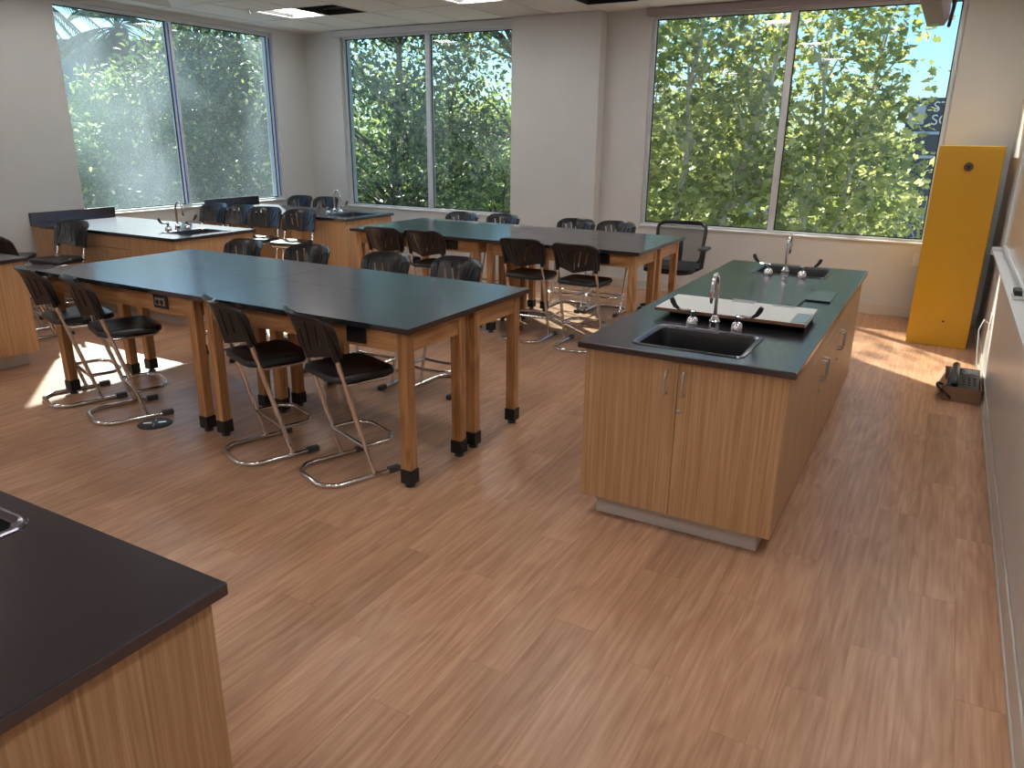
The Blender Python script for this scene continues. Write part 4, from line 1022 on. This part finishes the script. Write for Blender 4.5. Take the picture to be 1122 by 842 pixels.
# dark gabled building behind the trees at the left
BLDM = plain('building_slate', srgb(92, 98, 112), 0.8, noise=0.08, nscale=1.5)
ROOFM = plain('building_roof', srgb(74, 80, 96), 0.8)
WINM = plain('building_window', srgb(52, 64, 84), 0.15)
b1 = thing('building', 'slate grey building behind the trees in the left window', 'building', (-38, 24, GZ), math.radians(30))
bx('wall', (-9, 9, -4, 4, 0, 9.2), BLDM, b1)
bx('roof', (-9.4, 9.4, -4.4, 4.4, 9.2, 9.7), ROOFM, b1)
for k in range(6):
    for r in range(2):
        f = bx('window', (-8 + k * 2.8, -6.4 + k * 2.8, -4.06, -4.0, 1.2 + r * 3.2, 3.0 + r * 3.2), WINM, b1)
# dark blue building with lettering at the right
b2 = thing('building', 'dark blue commercial building with white lettering behind the right window', 'building', (2.0, 47, GZ), 0)
NAVY = plain('building_navy', srgb(44, 56, 80), 0.6); BAND = plain('building_band', srgb(176, 188, 200), 0.5)
bx('wall', (-4.6, 9, 0, 9, 0, 8.1), NAVY, b2)
for k, zz in enumerate((2.0, 3.9, 5.1, 6.3)):
    bx('band', (-4.65, 9.05, -0.08, -0.0, zz, zz + 0.14), BAND, b2)
for r, zz in enumerate((0.5, 2.4, 4.25, 5.45)):
    for k in range(8):
        bx('window', (-4.3 + k * 1.65, -3.0 + k * 1.65, -0.05, 0.0, zz, zz + 0.75), WINM, b2)
def text_mesh(body, size):
    cu = bpy.data.curves.new('lettering', 'FONT'); cu.body = body; cu.size = size; cu.extrude = 0.03
    o = bpy.data.objects.new('lettering_source', cu); COL.objects.link(o)
    dg = bpy.context.evaluated_depsgraph_get(); me = bpy.data.meshes.new_from_object(o.evaluated_get(dg)); bpy.data.objects.remove(o)
    me.materials.clear(); me.materials.append(MARKW); return me
for body, zz in (('STE', 7.42), ('SCI', 6.78)):
    o = obj('sign_lettering', text_mesh(body, 0.72), b2, (-3.42, -0.10, zz)); o.rotation_euler = (PI / 2, 0, 0)
bx('sign_logo', (-4.5, -3.75, -0.06, 0.0, 6.8, 7.8), BAND, b2)
# pale low building strip and cars on the car park
b3 = thing('building', 'long pale low building across the car park', 'building', (-22, 62, GZ), 0)
bx('wall', (-16, 16, 0, 8, 0, 4.2), plain('building_pale', srgb(206, 202, 194), 0.8), b3)
bx('roof', (-16.3, 16.3, -0.3, 8.3, 4.2, 4.6), ROOFM, b3)
for k in range(14): bx('window', (-15 + k * 2.2, -13.6 + k * 2.2, -0.05, 0, 1.2, 2.8), WINM, b3)
def car(label, x, y, rz, paint):
    t = thing('car', label, 'car', (x, y, GZ), rz, 'cars parked outside')
    def sec(xx, w_, z0, z1, r=0.08): return [(xx, p[0], p[1]) for p in rrect(-w_, w_, z0, z1, 0, r, 2)]
    S_ = [(-2.2, 0.72, 0.42, 0.72), (-2.1, 0.84, 0.32, 0.88), (-1.2, 0.90, 0.26, 0.95), (0.0, 0.91, 0.24, 0.96), (1.0, 0.90, 0.26, 0.94), (1.9, 0.82, 0.30, 0.80), (2.2, 0.70, 0.40, 0.66)]
    m = MB().loft([[(xx, p[0], p[1]) for p in [(q[0], q[1]) for q in rrect(-w_, w_, z0, z1, 0, 0.1, 3)]] for xx, w_, z0, z1 in S_])
    obj('body', m.mesh('body', paint, smooth=True), t)
    C_ = [(-1.75, 0.74, 0.90, 0.96), (-1.2, 0.72, 0.90, 1.36), (-0.3, 0.70, 0.90, 1.46), (0.4, 0.70, 0.90, 1.42), (1.15, 0.72, 0.90, 0.97)]
    m = MB().loft([[(xx, q[0] * (1 - 0.18 * max(0, (q[1] - 0.95) / 0.5)), q[1]) for q in rrect(-w_, w_, z0, z1, 0, min(0.03, (z1 - z0) / 2.2), 2)] for xx, w_, z0, z1 in C_])
    obj('cabin_glass', m.mesh('cabin_glass', WINM, smooth=True), t)
    bx('roof', (-1.1, 0.35, -0.56, 0.56, 1.42, 1.48), paint, t, 0.02)
    for sx in (-1.35, 1.35):
        for sy in (-0.86, 0.86):
            obj('wheel', MB().lathe([(0.32, -0.1), (0.32, 0.1), (0.2, 0.11), (0.05, 0.10)], sx, sy, 0.32, n=16, axis='y').mesh('wheel', RUBBER), t)
CP = [plain('car_blue', srgb(40, 62, 104), 0.25, metal=0.3), plain('car_white', srgb(222, 224, 226), 0.25), plain('car_silver', srgb(150, 156, 162), 0.25, metal=0.5), plain('car_dark', srgb(36, 38, 42), 0.25)]
car('dark blue car parked at the right of the right window', -1.6, 44, 0.5, CP[0])
car('white car parked behind the middle plane tree', -6.2, 46, 0.6, CP[1])
car('silver car parked left of the white car', -10.2, 46.5, 0.6, CP[2])
car('dark car parked behind the left plane tree', -14.4, 47, 0.6, CP[3])
bpy.context.view_layer.update()
